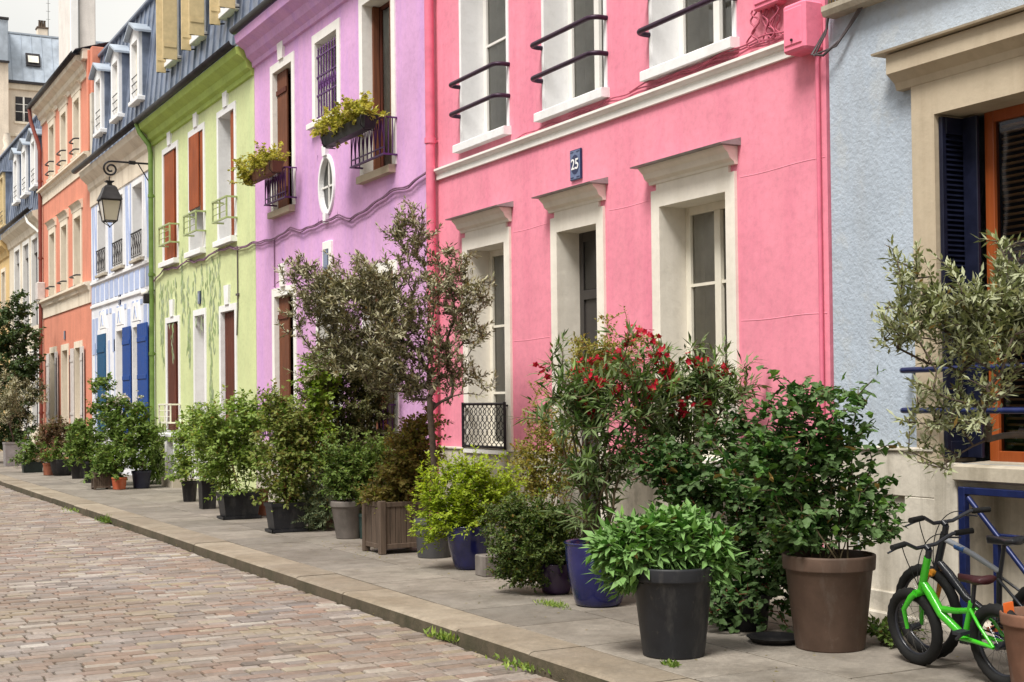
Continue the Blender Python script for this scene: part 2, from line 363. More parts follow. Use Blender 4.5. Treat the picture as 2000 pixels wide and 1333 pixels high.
def npmesh(name, V, F, mat, parent=None, smooth=False):
    o0 = ORG.get(parent.name, np.zeros(3)) if parent is not None else np.zeros(3)
    me = bpy.data.meshes.new(name); V = np.asarray(V, np.float32)-o0.astype(np.float32); F = np.asarray(F, np.int32); k = F.shape[1]
    me.vertices.add(len(V)); me.vertices.foreach_set('co', V.ravel()); me.loops.add(F.size); me.loops.foreach_set('vertex_index', F.ravel())
    me.polygons.add(len(F)); me.polygons.foreach_set('loop_start', np.arange(len(F), dtype=np.int32)*k)
    me.polygons.foreach_set('loop_total', np.full(len(F), k, np.int32)); me.update(calc_edges=True); me.validate()
    me.polygons.foreach_set('use_smooth', np.full(len(me.polygons), smooth))
    me.materials.append(MATS[mat]); o = bpy.data.objects.new(name, me); COL.objects.link(o)
    if parent is not None: o.parent = parent
    ORG[o.name] = o0; return o
def mb(m, smooth=False): x = MB(); x.mat(m); x.smooth = smooth; return x
def text_mesh(txt, size, pos, thick, mat, parent, name):
    """lettering on a facade that faces -X; pos = centre"""
    cu = bpy.data.curves.new('t', 'FONT'); cu.body = txt; cu.size = size; cu.extrude = thick; cu.align_x = 'CENTER'; cu.align_y = 'CENTER'; cu.offset = size*.012
    o = bpy.data.objects.new('t', cu); COL.objects.link(o); dg = bpy.context.evaluated_depsgraph_get(); dg.update()
    me = bpy.data.meshes.new_from_object(o.evaluated_get(dg)); COL.objects.unlink(o); bpy.data.objects.remove(o)
    o0 = ORG.get(parent.name, np.zeros(3))
    for v in me.vertices:
        x, y, z = v.co; v.co = (pos[0]-z-o0[0], pos[1]-x-o0[1], pos[2]+y-o0[2])
    me.materials.clear(); me.materials.append(MATS[mat]); me.name = name
    ob = bpy.data.objects.new(name, me); COL.objects.link(ob); ob.parent = parent; ORG[ob.name] = o0; return ob

# ------------------------------------------------------------------ ground
D = 7.3
g = mb('earth'); g.quad((-400, -300, -.16), (400, -300, -.16), (400, 700, -.16), (-400, 700, -.16)); tag(g.build('ground'), kind='structure')
g = mb('mortar'); g.box(-3.2, 4.31, -6, 100, -.159, -.124); 
# granite setts, one island each
st = []; y = 3.0
rowY = []
while y < 40:
    h = random.uniform(.105, .125); rowY.append((y, h)); y += h
VV = []; FF = []
for (y, h) in rowY:
    x = -3.15+random.uniform(-.2, 0); wob = random.uniform(0, 6)
    while x < 4.27:
        wd = random.uniform(.17, .30); x1 = min(x+wd, 4.30)
        if x1-x < .06: break
        gap = random.uniform(.003, .007); j = lambda: random.uniform(-.002, .002)
        y0 = y+gap*.6+.012*math.sin(x*1.7+wob*0)+j(); y1 = y+h-gap*.6+.012*math.sin(x1*1.7)+j()
        zt = -.104+random.uniform(-.005, .004)+.006*math.sin(y*.9+x)
        b = len(VV); a = .009
        cs = [(x+gap+j(), y0), (x1-gap+j(), y0+j()), (x1-gap+j(), y1), (x+gap+j(), y1+j())]
        cx = sum(c[0] for c in cs)/4; cy = sum(c[1] for c in cs)/4
        VV += [(c[0], c[1], -.13) for c in cs]+[(c[0]+(a if c[0] < cx else -a)*.45, c[1]+(a if c[1] < cy else -a)*.45, zt-.005) for c in cs]
        VV += [(c[0]+(a if c[0] < cx else -a)*1.35, c[1]+(a if c[1] < cy else -a)*1.35, zt+random.uniform(-.002, .002)) for c in cs]
        for r in (0, 4):
            for k in range(4): FF.append((b+r+k, b+r+(k+1) % 4, b+r+4+(k+1) % 4, b+r+4+k))
        FF.append((b+8, b+9, b+10, b+11)); x = x1
rd = npmesh('cobbled_road', VV, FF, 'sett', None, False); tag(rd, kind='structure')
tag(g.build('road_bed'), kind='structure')
# kerb stones
k_ = mb('kerb'); y = -4.0
while y < 60:
    l = random.uniform(1.0, 1.5); j = random.uniform(-.006, .006); z = random.uniform(-.004, .003)
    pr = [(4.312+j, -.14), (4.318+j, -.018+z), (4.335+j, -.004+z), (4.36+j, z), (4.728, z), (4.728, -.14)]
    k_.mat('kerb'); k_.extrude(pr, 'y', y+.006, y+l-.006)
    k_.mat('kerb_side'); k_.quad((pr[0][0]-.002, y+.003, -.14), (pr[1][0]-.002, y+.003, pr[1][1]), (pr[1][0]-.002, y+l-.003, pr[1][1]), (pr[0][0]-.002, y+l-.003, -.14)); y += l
tag(k_.build('kerb'), kind='structure')
p_ = mb('mortar'); p_.box(4.729, 7.29, -4, 60, -.14, -.005)
tag(p_.build('pavement_bed'), kind='structure')
p_ = mb('slab')
cols = [4.738, 5.52, 6.42, 7.285]
for a, b in zip(cols[:-1], cols[1:]):
    y = -4.0+random.uniform(0, .6)
    while y < 60:
        l = random.uniform(.75, 1.3); z = random.uniform(-.003, .003)
        p_.box(a+.007, b-.007, y+.010, y+l-.010, -.05, z, .003); y += l
tag(p_.build('pavement'), kind='structure')
op = mb('slab'); op.box(-6.4, -3.2, -6, 100, -.15, 0, .02); tag(op.build('far_pavement'), kind='structure')

# ------------------------------------------------------------------ house builders
def facade(b, X, y0, y1, z0, z1, holes):
    """front wall sheet facing -X with rectangular openings"""
    ys = sorted({y0, y1}|{h[0] for h in holes}|{h[1] for h in holes}); zs = sorted({z0, z1}|{h[2] for h in holes}|{h[3] for h in holes})
    for a, c in zip(ys[:-1], ys[1:]):
        for e, f in zip(zs[:-1], zs[1:]):
            my, mz = (a+c)/2, (e+f)/2
            if any(h[0] < my < h[1] and h[2] < mz < h[3] for h in holes): continue
            b.quad((X, c, e), (X, a, e), (X, a, f), (X, c, f))
def shell(root, mat, y0, y1, z1, holes, depth=9, z0=-.05, X=D):
    b = mb(mat); facade(b, X, y0+.004, y1-.004, z0, z1, holes)
    a, c = y0+.006, y1-.006
    b.quad((X+.001, a, z0), (X+depth, a, z0), (X+depth, a, z1), (X+.001, a, z1)); b.quad((X+.001, c, z0), (X+.001, c, z1), (X+depth, c, z1), (X+depth, c, z0))
    b.quad((X+depth, a, z0), (X+depth, c, z0), (X+depth, c, z1), (X+depth, a, z1)); b.quad((X, a, z1), (X+depth, a, z1), (X+depth, c, z1), (X, c, z1))
    return b.build('wall', root)
def lining(b, y0, y1, z0, z1, X, proud, band, depth, t=.02, topband=None, bottom=False):
    """reveal lining plus the flat band round an opening"""
    tb = band if topband is None else topband
    b.box(X-proud, X+depth, y1-t, y1+.0, z0, z1); b.box(X-proud, X+depth, y0, y0+t, z0, z1); b.box(X-proud, X+depth, y0+t, y1-t, z1-t, z1)
    if bottom: b.box(X-proud*.5, X+depth, y0+t, y1-t, z0, z0+t)
    if band > 0:
        b.box(X-proud, X+.02, y1, y1+band, z0, z1); b.box(X-proud, X+.02, y0-band, y0, z0, z1)
    if tb > 0: b.box(X-proud, X+.02, y0-band, y1+band, z1, z1+tb)
def casement(win, y0, y1, z0, z1, X, mat='frame_cream', muls=1, bars=(), fw_=.07, curtain='curtain', gap=.05, leafw=.045, blind=None):
    """window frame as its own mesh + pane and curtain children; X = outer face of the frame"""
    f = mb(mat)
    f.box(X, X+.06, y0, y0+fw_, z0, z1, .004); f.box(X, X+.06, y1-fw_, y1, z0, z1, .004)
    f.box(X, X+.06, y0+fw_, y1-fw_, z1-fw_, z1, .004); f.box(X, X+.06, y0+fw_, y1-fw_, z0, z0+fw_, .004)
    n = muls+1; w_ = (y1-y0-2*fw_)/n
    for i in range(1, n): f.box(X-.012, X+.05, y0+fw_+i*w_-.045, y0+fw_+i*w_+.045, z0+fw_, z1-fw_, .006)
    for i in range(n):
        a = y0+fw_+i*w_+(.045 if i else 0); c = y0+fw_+(i+1)*w_-(.045 if i < n-1 else 0)
        for zz in bars: f.box(X+.006, X+.04, a, c, zz-.014, zz+.014)
    fo = f.build('frame', win)
    p = mb('glass')
    p.quad((X+.03, y1-fw_, z0+fw_), (X+.03, y0+fw_, z0+fw_), (X+.03, y0+fw_, z1-fw_), (X+.03, y1-fw_, z1-fw_)); p.build('pane', win)
    if curtain:
        c = mb(curtain, True); K = 36; vs = []
        for i in range(K+1):
            t = i/K; yy = y0+fw_*.6+(y1-y0-fw_*1.2)*t; xx = X+gap+.015+.018*math.sin(t*31)+.008*math.sin(t*77)
            vs += [(xx, yy, z0+.02), (xx, yy, z1-.02)]
        c.add(vs, [(2*i, 2*i+1, 2*i+3, 2*i+2) for i in range(K)]); c.build('curtain', win)
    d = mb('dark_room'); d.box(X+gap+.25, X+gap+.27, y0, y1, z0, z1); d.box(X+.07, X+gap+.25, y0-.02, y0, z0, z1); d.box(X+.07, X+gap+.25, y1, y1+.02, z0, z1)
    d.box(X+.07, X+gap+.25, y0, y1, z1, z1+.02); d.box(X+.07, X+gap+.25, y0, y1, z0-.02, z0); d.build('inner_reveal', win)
def sill(win, y0, y1, z, X, mat='white_trim', out=.12, t=.1, ext=.1, inner=.3):
    s = mb(mat); s.extrude([(X+inner, z-t+.02), (X+inner, z+.012), (X-out+.01, z-.006), (X-out, z-.016), (X-out, z-t), (X-out+.02, z-t), (X, z-t)], 'y', y0-ext, y1+ext)
    s.build('sill', win)
def winroot(root, y0, y1, z0, name='window', X=D):
    """the part: reveal lining, band and trim"""
    return mb('window_trim')
def planks(b, x0, x1, y0, y1, z0, z1, n, gap=.004):
    """board shutter lying in the Y-Z plane"""
    w_ = (y1-y0)/n
    for i in range(n): b.box(x0, x1, y0+i*w_+gap/2, y0+(i+1)*w_-gap/2, z0, z1, .004)
def xplanks(b, x0, x1, y0, y1, z0, z1, n, gap=.004):
    w_ = (x1-x0)/n
    for i in range(n): b.box(x0+i*w_+gap/2, x0+(i+1)*w_-gap/2, y0, y1, z0, z1, .004)
def gutterpiece(root, y0, y1, z, X, mat='gutter', r=.075):
    g = mb(mat, True); n = 8; vs = []
    for yy in (y0, y1):
        for rr in (r, r-.012):
            for k in range(n+1): t = PI+PI*k/n; vs.append((X+rr*math.cos(t), yy, z+rr*math.sin(t)))
    q = n+1; fs = [(k, k+1, 2*q+k+1, 2*q+k) for k in range(n)]+[(q+k, 3*q+k, 3*q+k+1, q+k+1) for k in range(n)]
    fs += [(k, q+k, q+k+1, k+1) for k in range(n)]+[(2*q+k, 2*q+k+1, 3*q+k+1, 3*q+k) for k in range(n)]
    g.add(vs, fs); g.build('gutter', root)
def mansard(root, y0, y1, z0, z1, x0, x1, dz=.0, mat='zinc', back=9):
    b = mb(mat); b.quad((x0, y1, z0), (x0, y0, z0), (x1, y0, z1), (x1, y1, z1))
    xm = (D+back)*.5+1; b.quad((x1-.06, y1, z1), (x1-.06, y0, z1), (xm, y0, z1+.9), (xm, y1, z1+.9)); b.quad((xm, y1, z1+.9), (xm, y0, z1+.9), (D+back, y0, z1-.4), (D+back, y1, z1-.4))
    for yy in (y0, y1): b.poly([(x0, yy, z0), (x1, yy, z1), (xm, yy, z1+.9), (D+back, yy, z1-.4), (D+back, yy, z0)])
    b.box(x1-.10, x1+.03, y0, y1, z1-.04, z1+.05, .02)
    yy = y0+.22
    while yy < y1-.1:     # standing seams
        b.add([(x0-.035, yy-.017, z0), (x0-.035, yy+.017, z0), (x0+.01, yy+.017, z0), (x0+.01, yy-.017, z0), (x1-.035, yy-.017, z1), (x1-.035, yy+.017, z1), (x1+.01, yy+.017, z1), (x1+.01, yy-.017, z1)],
              [(0, 3, 2, 1), (4, 5, 6, 7), (0, 1, 5, 4), (1, 2, 6, 5), (2, 3, 7, 6), (3, 0, 4, 7)])
        yy += .46
    return b.build('roof', root)
def dormer(roof, y0, y1, z0, z1, X, wall='white_trim', shutters=None, style='pediment'):
    d = mb('zinc'); d.box(X+.02, X+.9, y0-.10, y0-.01, z0-.1, z1, .01); d.box(X+.02, X+.9, y1+.01, y1+.10, z0-.1, z1, .01)
    ym = (y0+y1)/2
    if style == 'pediment':
        d.mat('zinc_light')
        for s_ in (-1, 1): d.add([(X-.18, ym+s_*((y1-y0)/2+.22), z1+.02), (X-.18, ym, z1+.30), (X+.9, ym, z1+.30), (X+.9, ym+s_*((y1-y0)/2+.22), z1+.02),
                               (X-.18, ym+s_*((y1-y0)/2+.22), z1-.03), (X-.18, ym, z1+.25), (X+.9, ym, z1+.25), (X+.9, ym+s_*((y1-y0)/2+.22), z1-.03)],
                               [(0, 1, 2, 3), (4, 7, 6, 5), (0, 4, 5, 1), (2, 6, 7, 3), (0, 3, 7, 4)])
    else: d.box(X-.12, X+.9, y0-.2, y1+.2, z1, z1+.06, .01)
    o = d.build('dormer', roof)
    t = mb(wall)
    t.box(X-.06, X+.1, y0-.09, y0+.06, z0-.02, z1, .006); t.box(X-.06, X+.1, y1-.06, y1+.09, z0-.02, z1, .006); t.box(X-.06, X+.1, y0+.06, y1-.06, z1-.16, z1, .006)
    if style == 'pediment': t.extrude([(y0-.09, z1), (y1+.09, z1), (ym, z1+.24)], 'x', X-.055, X+.05)
    t.box(X-.10, X+.12, y0-.12, y1+.12, z0-.12, z0-.02, .01)
    t.mat('curtain_pale'); t.box(X+.08, X+.1, y0+.06, y1-.06, z0-.02, z1-.16)
    t.mat('frame_cream'); t.box(X+.05, X+.08, ym-.03, ym+.03, z0, z1-.16); t.box(X+.05, X+.08, y0+.06, y0+.11, z0, z1-.16); t.box(X+.05, X+.08, y1-.11, y1-.06, z0, z1-.16)
    t.mat('iron')
    for k in (.16, .34, .5): t.tube([(X-.05, y0+.06, z0+k), (X-.05, y1-.06, z0+k)], .012, 6)
    t.build('dormer_window', roof); return o
def downpipe(root, y, z0, z1, mat, r=.055, X=None, collars=3, pts=None):
    X = X or D-.09; p = mb(mat); P = pts or [(X, y, z0), (X, y, z1)]
    p.tube(P, r, 12)
    for i in range(collars):
        z = z0+(z1-z0)*(i+.6)/(collars+.2); p.tube([(X, y, z), (X, y, z+.07)], r+.013, 12); p.box(X, D+.01, y-.02, y+.02, z+.02, z+.045)
    p.build('downpipe', root)

# ================================================================== PINK HOUSE
def pink_house():
    Y0, Y1 = 8.33, 15.68; r = empty('row_house', (D, 12, 0), 'bright pink rendered house with white-framed windows, pediment hoods and a number plaque', 'house', None)
    gf = [(9.61, 10.67, 1.09, 3.48, 'w'), (11.76, 12.60, .17, 3.46, 'd'), (13.77, 14.76, 1.09, 3.49, 'w')]
    up_ = [(9.50, 10.77, 4.77, 7.25), (11.60, 12.85, 4.77, 7.25), (13.69, 14.89, 4.77, 7.25)]
    shell(r, 'pink_wall', Y0, Y1, 8.1, [(g[0], g[1], g[2], g[3]) for g in gf]+up_)
    pl = mb('plinth')
    for a, c in ((Y0+.01, 9.49), (10.79, 11.64), (12.72, 13.65), (14.88, Y1-.01)): pl.box(D-.045, D+.02, a, c, -.03, 1.07, .008)
    for a, c in ((9.49, 10.79), (13.65, 14.88)): pl.box(D-.045, D+.02, a, c, -.03, 1.07, .008)
    pl.box(D-.065, D+.02, Y0+.01, 11.64, 1.07, 1.10, .008); pl.box(D-.065, D+.02, 12.72, Y1-.01, 1.07, 1.10, .008)
    pl.box(D-.01, D+.3, 11.78, 12.58, -.03, .16, .01)
    pl.build('plinth', r)
    for (y0, y1, z0, z1, k) in gf:
        t = mb('hood_trim'); lining(t, y0, y1, z0 if k == 'w' else z0, z1, D, .028, .115, .34, topband=.14)
        ym = (y0+y1)/2; hw = (y1-y0)/2
        t.box(D-.026, D+.02, y0-.03, y1+.03, z1+.14, z1+.22, .0)
        prof = [(D+.02, z1+.20), (D-.035, z1+.20), (D-.045, z1+.225), (D-.085, z1+.25), (D-.11, z1+.30), (D-.15, z1+.335), (D-.16, z1+.355), (D+.02, z1+.355)]
        t.extrude(prof, 'y', y0-.13, y1+.13)
        t.mat('lead'); t.extrude([(D+.02, z1+.357), (D-.215, z1+.357), (D-.22, z1+.367), (D+.02, z1+.43)], 'y', y0-.18, y1+.18)
        wn = t.build('window' if k == 'w' else 'door', r)
        if k == 'w':
            casement(wn, y0+.02, y1-.02, z0+.0, z1-.02, D+.27, 'frame_cream', muls=1 if y0 < 10 else 0, bars=(1.75, 2.55) if y0 > 10 else (1.9, 2.72), fw_=.075, curtain='curtain')
            sill(wn, y0, y1, 1.10, D, 'window_trim', .07, .06, .06, .3)
            if y0 > 13:     # iron lattice guard
                g = mb('iron'); xa = D-.07
                for zz in (1.12, 1.62): g.tube([(xa, y0-.04, zz), (xa, y1+.05, zz)], .016, 8)
                for yy in (y0-.04, y1+.05): g.tube([(xa, yy, 1.10), (xa, yy, 1.64)], .018, 8); g.tube([(xa, yy, 1.60), (D+.01, yy, 1.60)], .012, 6)
                n = 9; w_ = (y1-y0+.05)/n
                for i in range(n+1):
                    for s_ in (0, 1):
                        P = []
                        for q in range(25):
                            zz = 1.13+.48*q/24; P.append((xa+.004*(s_*2-1), min(max(y0-.03+w_*(i+(.5 if s_ else 0))+(.5*w_*math.cos(PI*q/4)*(1 if s_ else -1))*.98, y0-.03), y1+.04), zz))
                        g.tube(P, .006, 4, False)
                g.build('guard_rail', wn)
        else:
            d = mb('door_dark'); x = D+.27
            d.box(x, x+.05, y0+.02, y1-.02, z0, z1-.02, .003); d.box(x-.02, x, y0+.02, y0+.10, z0, z1-.02, .004); d.box(x-.02, x, y1-.10, y1-.02, z0, z1-.02, .004)
            d.box(x-.02, x, y0+.10, y1-.10, z1-.12, z1-.02, .004); d.box(x-.025, x, y0+.10, y1-.10, 2.72, 2.82, .004)
            for zz in (.3, 1.25): d.box(x-.018, x, y0+.16, y1-.16, zz, zz+.75, .02)
            d.mat('glass'); d.quad((x-.006, y1-.1, 2.83), (x-.006, y0+.1, 2.83), (x-.006, y0+.1, z1-.12), (x-.006, y1-.1, z1-.12))
            d.mat('chrome'); d.tube([(x-.02, y0+.15, 1.15), (x-.07, y0+.15, 1.15)], .02, 10)
            d.build('door_leaf', wn)
    for (y0, y1, z0, z1) in up_:
        t = mb('white_trim'); lining(t, y0, y1, z0, z1, D, .012, .035, .36)
        wn = t.build('window', r); casement(wn, y0+.02, y1-.02, z0, z1-.02, D+.29, 'pvc_white', muls=1 if y0 < 13 else 0, bars=() if y0 < 13 else (5.98,), fw_=.08, curtain='curtain')
        sill(wn, y0, y1, 4.775, D, 'white_trim', .10, .10, .07, .3)
        g = mb('plum_iron')
        for zz in (5.12, 5.48):
            xo = D-.17; c = .10
            P = [(D+.01, y0-.03, zz), (xo+c, y0-.03, zz)]+[(xo+c-c*math.sin(a*PI/12), y0-.03+c-c*math.cos(a*PI/12), zz) for a in range(1, 7)]
            P += [(xo+c-c*math.cos(a*PI/12), y1+.03-c+c*math.sin(a*PI/12), zz) for a in range(0, 7)]+[(D+.01, y1+.03, zz)]
            g.tube(P, .026, 10)
        g.build('guard_rail', wn)
    s_ = mb('window_trim'); s_.extrude([(D+.01, 4.44), (D-.035, 4.44), (D-.035, 4.505), (D-.05, 4.515), (D-.06, 4.53), (D-.08, 4.545), (D-.08, 4.57), (D+.01, 4.585)], 'y', 8.64, Y1-.01)
    s_.build('string_course', r)
    c = mb('cable_pink')                            # loose wires along the moulding
    for q in range(4):
        P = [(D-.02-.012*q, y, 4.61+.018*q+.010*math.sin(y*5+q*2)+.012*math.sin(y*11+q)) for y in np.linspace(8.6, 13.5-1.2*q, 60)]; c.tube(P, .008, 5)
    for q in range(9):
        y = random.uniform(8.72, 9.15); a_ = random.uniform(.02, .06); P = [(D-.03-.012*q/3, y+a_*math.sin(k*.9+q)+.10*(q % 3-1)*k/12, 4.93-.30*k/12) for k in range(13)]; c.tube(P, .008, 5)
    c.build('wiring', r)
    m_ = mb('pink_paint')
    for (a, b_, zz, th) in ((8.46, 8.78, 4.96, .15), (8.80, 9.12, 4.90, .10)): m_.box(D-th, D+.01, a, b_, zz, zz+.62, .012); m_.box(D-th-.012, D-th+.004, a+.03, b_-.03, zz+.04, zz+.58, .008)
    m_.build('meter_cabinet', r)
    m_ = mb('pink_paint'); m_.box(D-.19, D+.01, 8.36, 8.63, 4.41, 4.80, .02); m_.box(D-.20, D-.18, 8.39, 8.60, 4.46, 4.76, .01); m_.mat('iron'); m_.tube([(D-.202, 8.5, 4.50), (D-.212, 8.5, 4.50)], .012, 8)
    m_.build('junction_box', r)
    q = mb('plate_blue'); ym, zm = 12.18, 4.10; q.box(D-.025, D-.001, ym-.11, ym+.11, zm-.16, zm+.16, .006); q.mat('plate_light'); q.box(D-.027, D-.02, ym-.098, ym+.098, zm-.148, zm+.148)
    def disc(b, ry, rz, x, n=32): b.poly([(x, ym+ry*math.cos(2*PI*k/n), zm+rz*math.sin(2*PI*k/n)) for k in range(n)][::-1])
    q.mat('plate_blue'); disc(q, .082, .102, D-.0285)
    for sy in (-1, 1):
        for sz in (-1, 1): q.box(D-.029, D-.0275, ym+sy*.06-.03, ym+sy*.06+.03, zm+sz*.132-.006, zm+sz*.132+.006)
    pq = q.build('number_plaque', r); text_mesh('25', .155, (D-.030, ym, zm), .0015, 'plate_white', pq, 'number')
    for (a, b_, z) in ((8.36, 9.45, 3.56), (10.83, 11.58, 3.545), (12.8, 13.6, 3.56), (8.36, 9.46, 2.32), (12.8, 13.62, 2.33), (10.85, 11.6, 2.30)):
        ck = mb('pink_wall'); ck.tube([(D+.006, y, z+.006*math.sin(y*6)) for y in np.linspace(a, b_, 12)], .0085, 6); ck.build('render_joint', r)
    downpipe(r, 15.60, -.05, 7.95, 'pipe_pink', .06, D-.10, 4)
    p = mb('pipe_pink'); p.tube([(D-.03, 8.40, -.02), (D-.03, 8.40, 4.4)], .018, 8); p.build('conduit', r)
    co = mb('pink_paint'); co.extrude([(D+.01, 7.55), (D-.05, 7.6), (D-.12, 7.75), (D-.30, 7.92), (D-.40, 7.95), (D-.40, 8.02), (D+.01, 8.05)], 'y', Y0+.01, Y1-.01); co.build('cornice', r)
    gutterpiece(r, Y0, Y1, 8.08, D-.38); mansard(r, Y0+.02, Y1-.02, 8.1, 11.0, D-.05, D+.3)
    # porch step
    s = mb('sill_stone'); s.box(D-.34, D-.05, 11.68, 12.68, 0, .16, .012); s.build('door_step', r)
pink_house()

# ================================================================== PURPLE HOUSE
def grille_rail(win, y0, y1, z0, z1, mat, out=.26, X=D, pattern=True):
    g = mb(mat); xo = X-out
    for zz, t in ((z0, .022), (z1, .018)):
        g.box(xo-.02, xo+.02, y0-.02, y1+.02, zz-t/2, zz+t/2); 
        for yy in (y0, y1): g.box(xo+.02, X+.01, yy-.015, yy+.015, zz-t/2, zz+t/2)
    n = 8
    for i in range(n+1):
        yy = y0+(y1-y0)*i/n; g.tube([(xo, yy, z0), (xo, yy, z1)], .010, 5)
        if pattern and i < n: 
            w_ = (y1-y0)/n; g.tube([(xo, yy, z0+.10), (xo, yy+w_/2, z1-.04), (xo, yy+w_, z0+.10)], .007, 4)
    if pattern: g.box(xo-.01, xo+.01, y0, y1, z0+.085, z0+.10)
    for yy in (y0, y1):
        for q in (.33, .66): g.tube([(xo+out*q, yy, z0), (xo+out*q, yy, z1)], .009, 5)
    return g.build('guard_rail', win)
def purple_house():
    Y0, Y1 = 15.68, 23.13; r = empty('row_house', (D, 19.4, 0), 'lilac purple house with oval window, purple ironwork and brown shutters', 'house')
    oy, oz, ra, rb = 19.55, 4.96, .25, .37
    H = [(21.10, 22.10, 1.10, 3.46), (19.10, 19.95, .17, 3.46), (17.0, 18.05, 1.10, 3.46), (21.10, 22.10, 4.86, 7.22), (19.05, 20.03, 5.98, 7.24), (17.0, 18.07, 4.86, 7.32), (oy-.42, oy+.42, oz-.52, oz+.52)]
    shell(r, 'purple_wall', Y0, Y1, 8.15, H)
    b = mb('purple_wall'); n = 48                      # wall between the square hole and the oval
    for k in range(n):
        a0, a1 = 2*PI*k/n, 2*PI*(k+1)/n
        def S(a):
            c, s = math.cos(a), math.sin(a); t = min(.42/abs(c) if abs(c) > 1e-6 else 9, .52/abs(s) if abs(s) > 1e-6 else 9); return (D, oy+t*c, oz+t*s)
        b.quad((D, oy+.34*math.cos(a0), oz+.46*math.sin(a0)), (D, oy+.34*math.cos(a1), oz+.46*math.sin(a1)), S(a1), S(a0))
    b.build('wall', r)
    t = mb('white_trim')
    for (e0, e1, x0, x1) in ((.34, .285, D-.03, D-.03), (.285, .28, D-.03, D+.06), (.35, .34, D+.01, D-.03)):
        for k in range(n):
            a0, a1 = 2*PI*k/n, 2*PI*(k+1)/n; f = lambda e, a, x: (x, oy+e*math.cos(a), oz+(e+.12)*math.sin(a))
            t.quad(f(e0, a0, x0), f(e0, a1, x0), f(e1, a1, x1), f(e1, a0, x1))
    t.extrude([(oy-.07, oz+.44), (oy+.07, oz+.44), (oy+.09, oz+.60), (oy-.09, oz+.60)], 'x', D-.06, D+.01)
    t.extrude([(oy-.07, oz-.44), (oy+.07, oz-.44), (oy+.05, oz-.58), (oy-.05, oz-.58)], 'x', D-.06, D+.01)
    wn = t.build('window', r)
    f = mb('pvc_white'); f.box(D+.02, D+.04, oy-.014, oy+.014, oz-.40, oz+.40); f.box(D+.02, D+.04, oy-.28, oy+.28, oz-.03, oz-.002); f.build('frame', wn)
    f = mb('glass'); f.poly([(D+.045, oy+.285*math.cos(2*PI*k/32), oz+.405*math.sin(2*PI*k/32)) for k in range(32)][::-1]); f.build('pane', wn)
    f = mb('curtain'); f.box(D+.075, D+.085, oy-.32, oy+.32, oz-.45, oz+.45); f.build('curtain', wn)
    for i, (y0, y1, z0, z1) in enumerate(H[:6]):
        t = mb('window_trim'); lining(t, y0, y1, z0, z1, D, .02, .11, .30, topband=.12)
        if i in (0, 3): ym = (y0+y1)/2; t.extrude([(ym-.11, z1+.12), (ym+.11, z1+.12), (ym+.16, z1+.50), (ym-.16, z1+.50)], 'x', D-.05, D+.01)
        wn = t.build('door' if i == 1 else 'window', r)
        if i == 4:
            casement(wn, y0+.02, y1-.02, z0, z1-.02, D+.22, 'frame_cream', 0, (), .06, 'curtain')
            sill(wn, y0, y1, z0, D, 'window_trim', .12, .09, .12, .25)
            g = mb('purple_iron'); n = 8; xg = D+.02
            for q in range(n): yy = y0+.08+(y1-y0-.16)*q/(n-1); g.tube([(xg, yy, z0+.02), (xg, yy, z1-.14)], .013, 5); g.tube([(xg, yy, z1-.14), (xg, yy, z1-.09)], [.020, .002], 5)
            for zz in (z0+.08, z1-.24, z0+.42, z1-.55): g.box(xg-.012, xg+.012, y0+.02, y1-.02, zz-.012, zz+.012)
            for q in range(n-1):
                yy = y0+.08+(y1-y0-.16)*(q+.5)/(n-1); g.tube([(xg, yy-.055, z0+.45), (xg, yy+.055, z1-.58)], .008, 4); g.tube([(xg, yy+.055, z0+.45), (xg, yy-.055, z1-.58)], .008, 4)
            g.build('window_grille', wn); continue
        if i == 1:
            d = mb('door_dark'); d.box(D+.22, D+.27, y0+.02, y1-.02, z0, z1-.02); d.box(D+.20, D+.22, y0+.14, y1-.14, .4, 1.4, .01); d.box(D+.20, D+.22, y0+.14, y1-.14, 1.6, 2.6, .01); d.build('door_leaf', wn)
            q = mb('window_trim'); ym = (y0+y1)/2; q.box(D-.045, D+.01, ym-.19, ym+.16, z1+.125, z1+.64, .01); q.mat('plate_blue'); q.box(D-.052, D-.04, ym-.11, ym+.10, z1+.22, z1+.52)
            q.mat('plate_light'); q.box(D-.055, D-.05, ym-.09, ym+.08, z1+.25, z1+.49); q.build('number_plaque', r); continue
        if i == 5 or i == 2: casement(wn, y0+.02, y1-.02, z0, z1-.02, D+.24, 'dark_wood', 1, (), .05, 'curtain')
        else: casement(wn, y0+.02, y1-.02, z0, z1-.02, D+.24, 'dark_wood', 1, (z0+.8, z0+1.6), .05, 'curtain')
        sill(wn, y0, y1, z0+.005, D, 'stone_trim', .10, .11, .06, .25)
        sh = mb('walnut')
        if i in (0, 3): planks(sh, D+.06, D+.09, y1-.52, y1-.03, z0+.02, z1-.03, 4); xplanks(sh, D+.0, D+.22, y0+.021, y0+.05, z0+.02, z1-.03, 2); sh.mat('dark_wood'); sh.box(D+.04, D+.06, y1-.52, y1-.03, z0+.3, z0+.38); sh.box(D+.04, D+.06, y1-.52, y1-.03, z1-.4, z1-.32)
        else: xplanks(sh, D-.02, D+.22, y0+.021, y0+.06, z0+.02, z1-.03, 2); xplanks(sh, D+.13, D+.23, y1-.07, y1-.022, z0+.02, z1-.03, 1)
        sh.build('shutter', wn)
        if i == 3: grille_rail(wn, y0-.15, y1-.12, z0+.10, z0+.58, 'purple_iron', .19)
        if i == 5: grille_rail(wn, y0-.12, y1-.0, z0+.12, z0+.62, 'purple_iron', .19)
        if i in (0,): grille_rail(wn, y0-.02, y1+.04, z0+.03, z0+.52, 'purple_iron', .3)
        if i == 2: grille_rail(wn, y0-.02, y1+.04, z0+.03, z0+.52, 'purple_iron', .2)
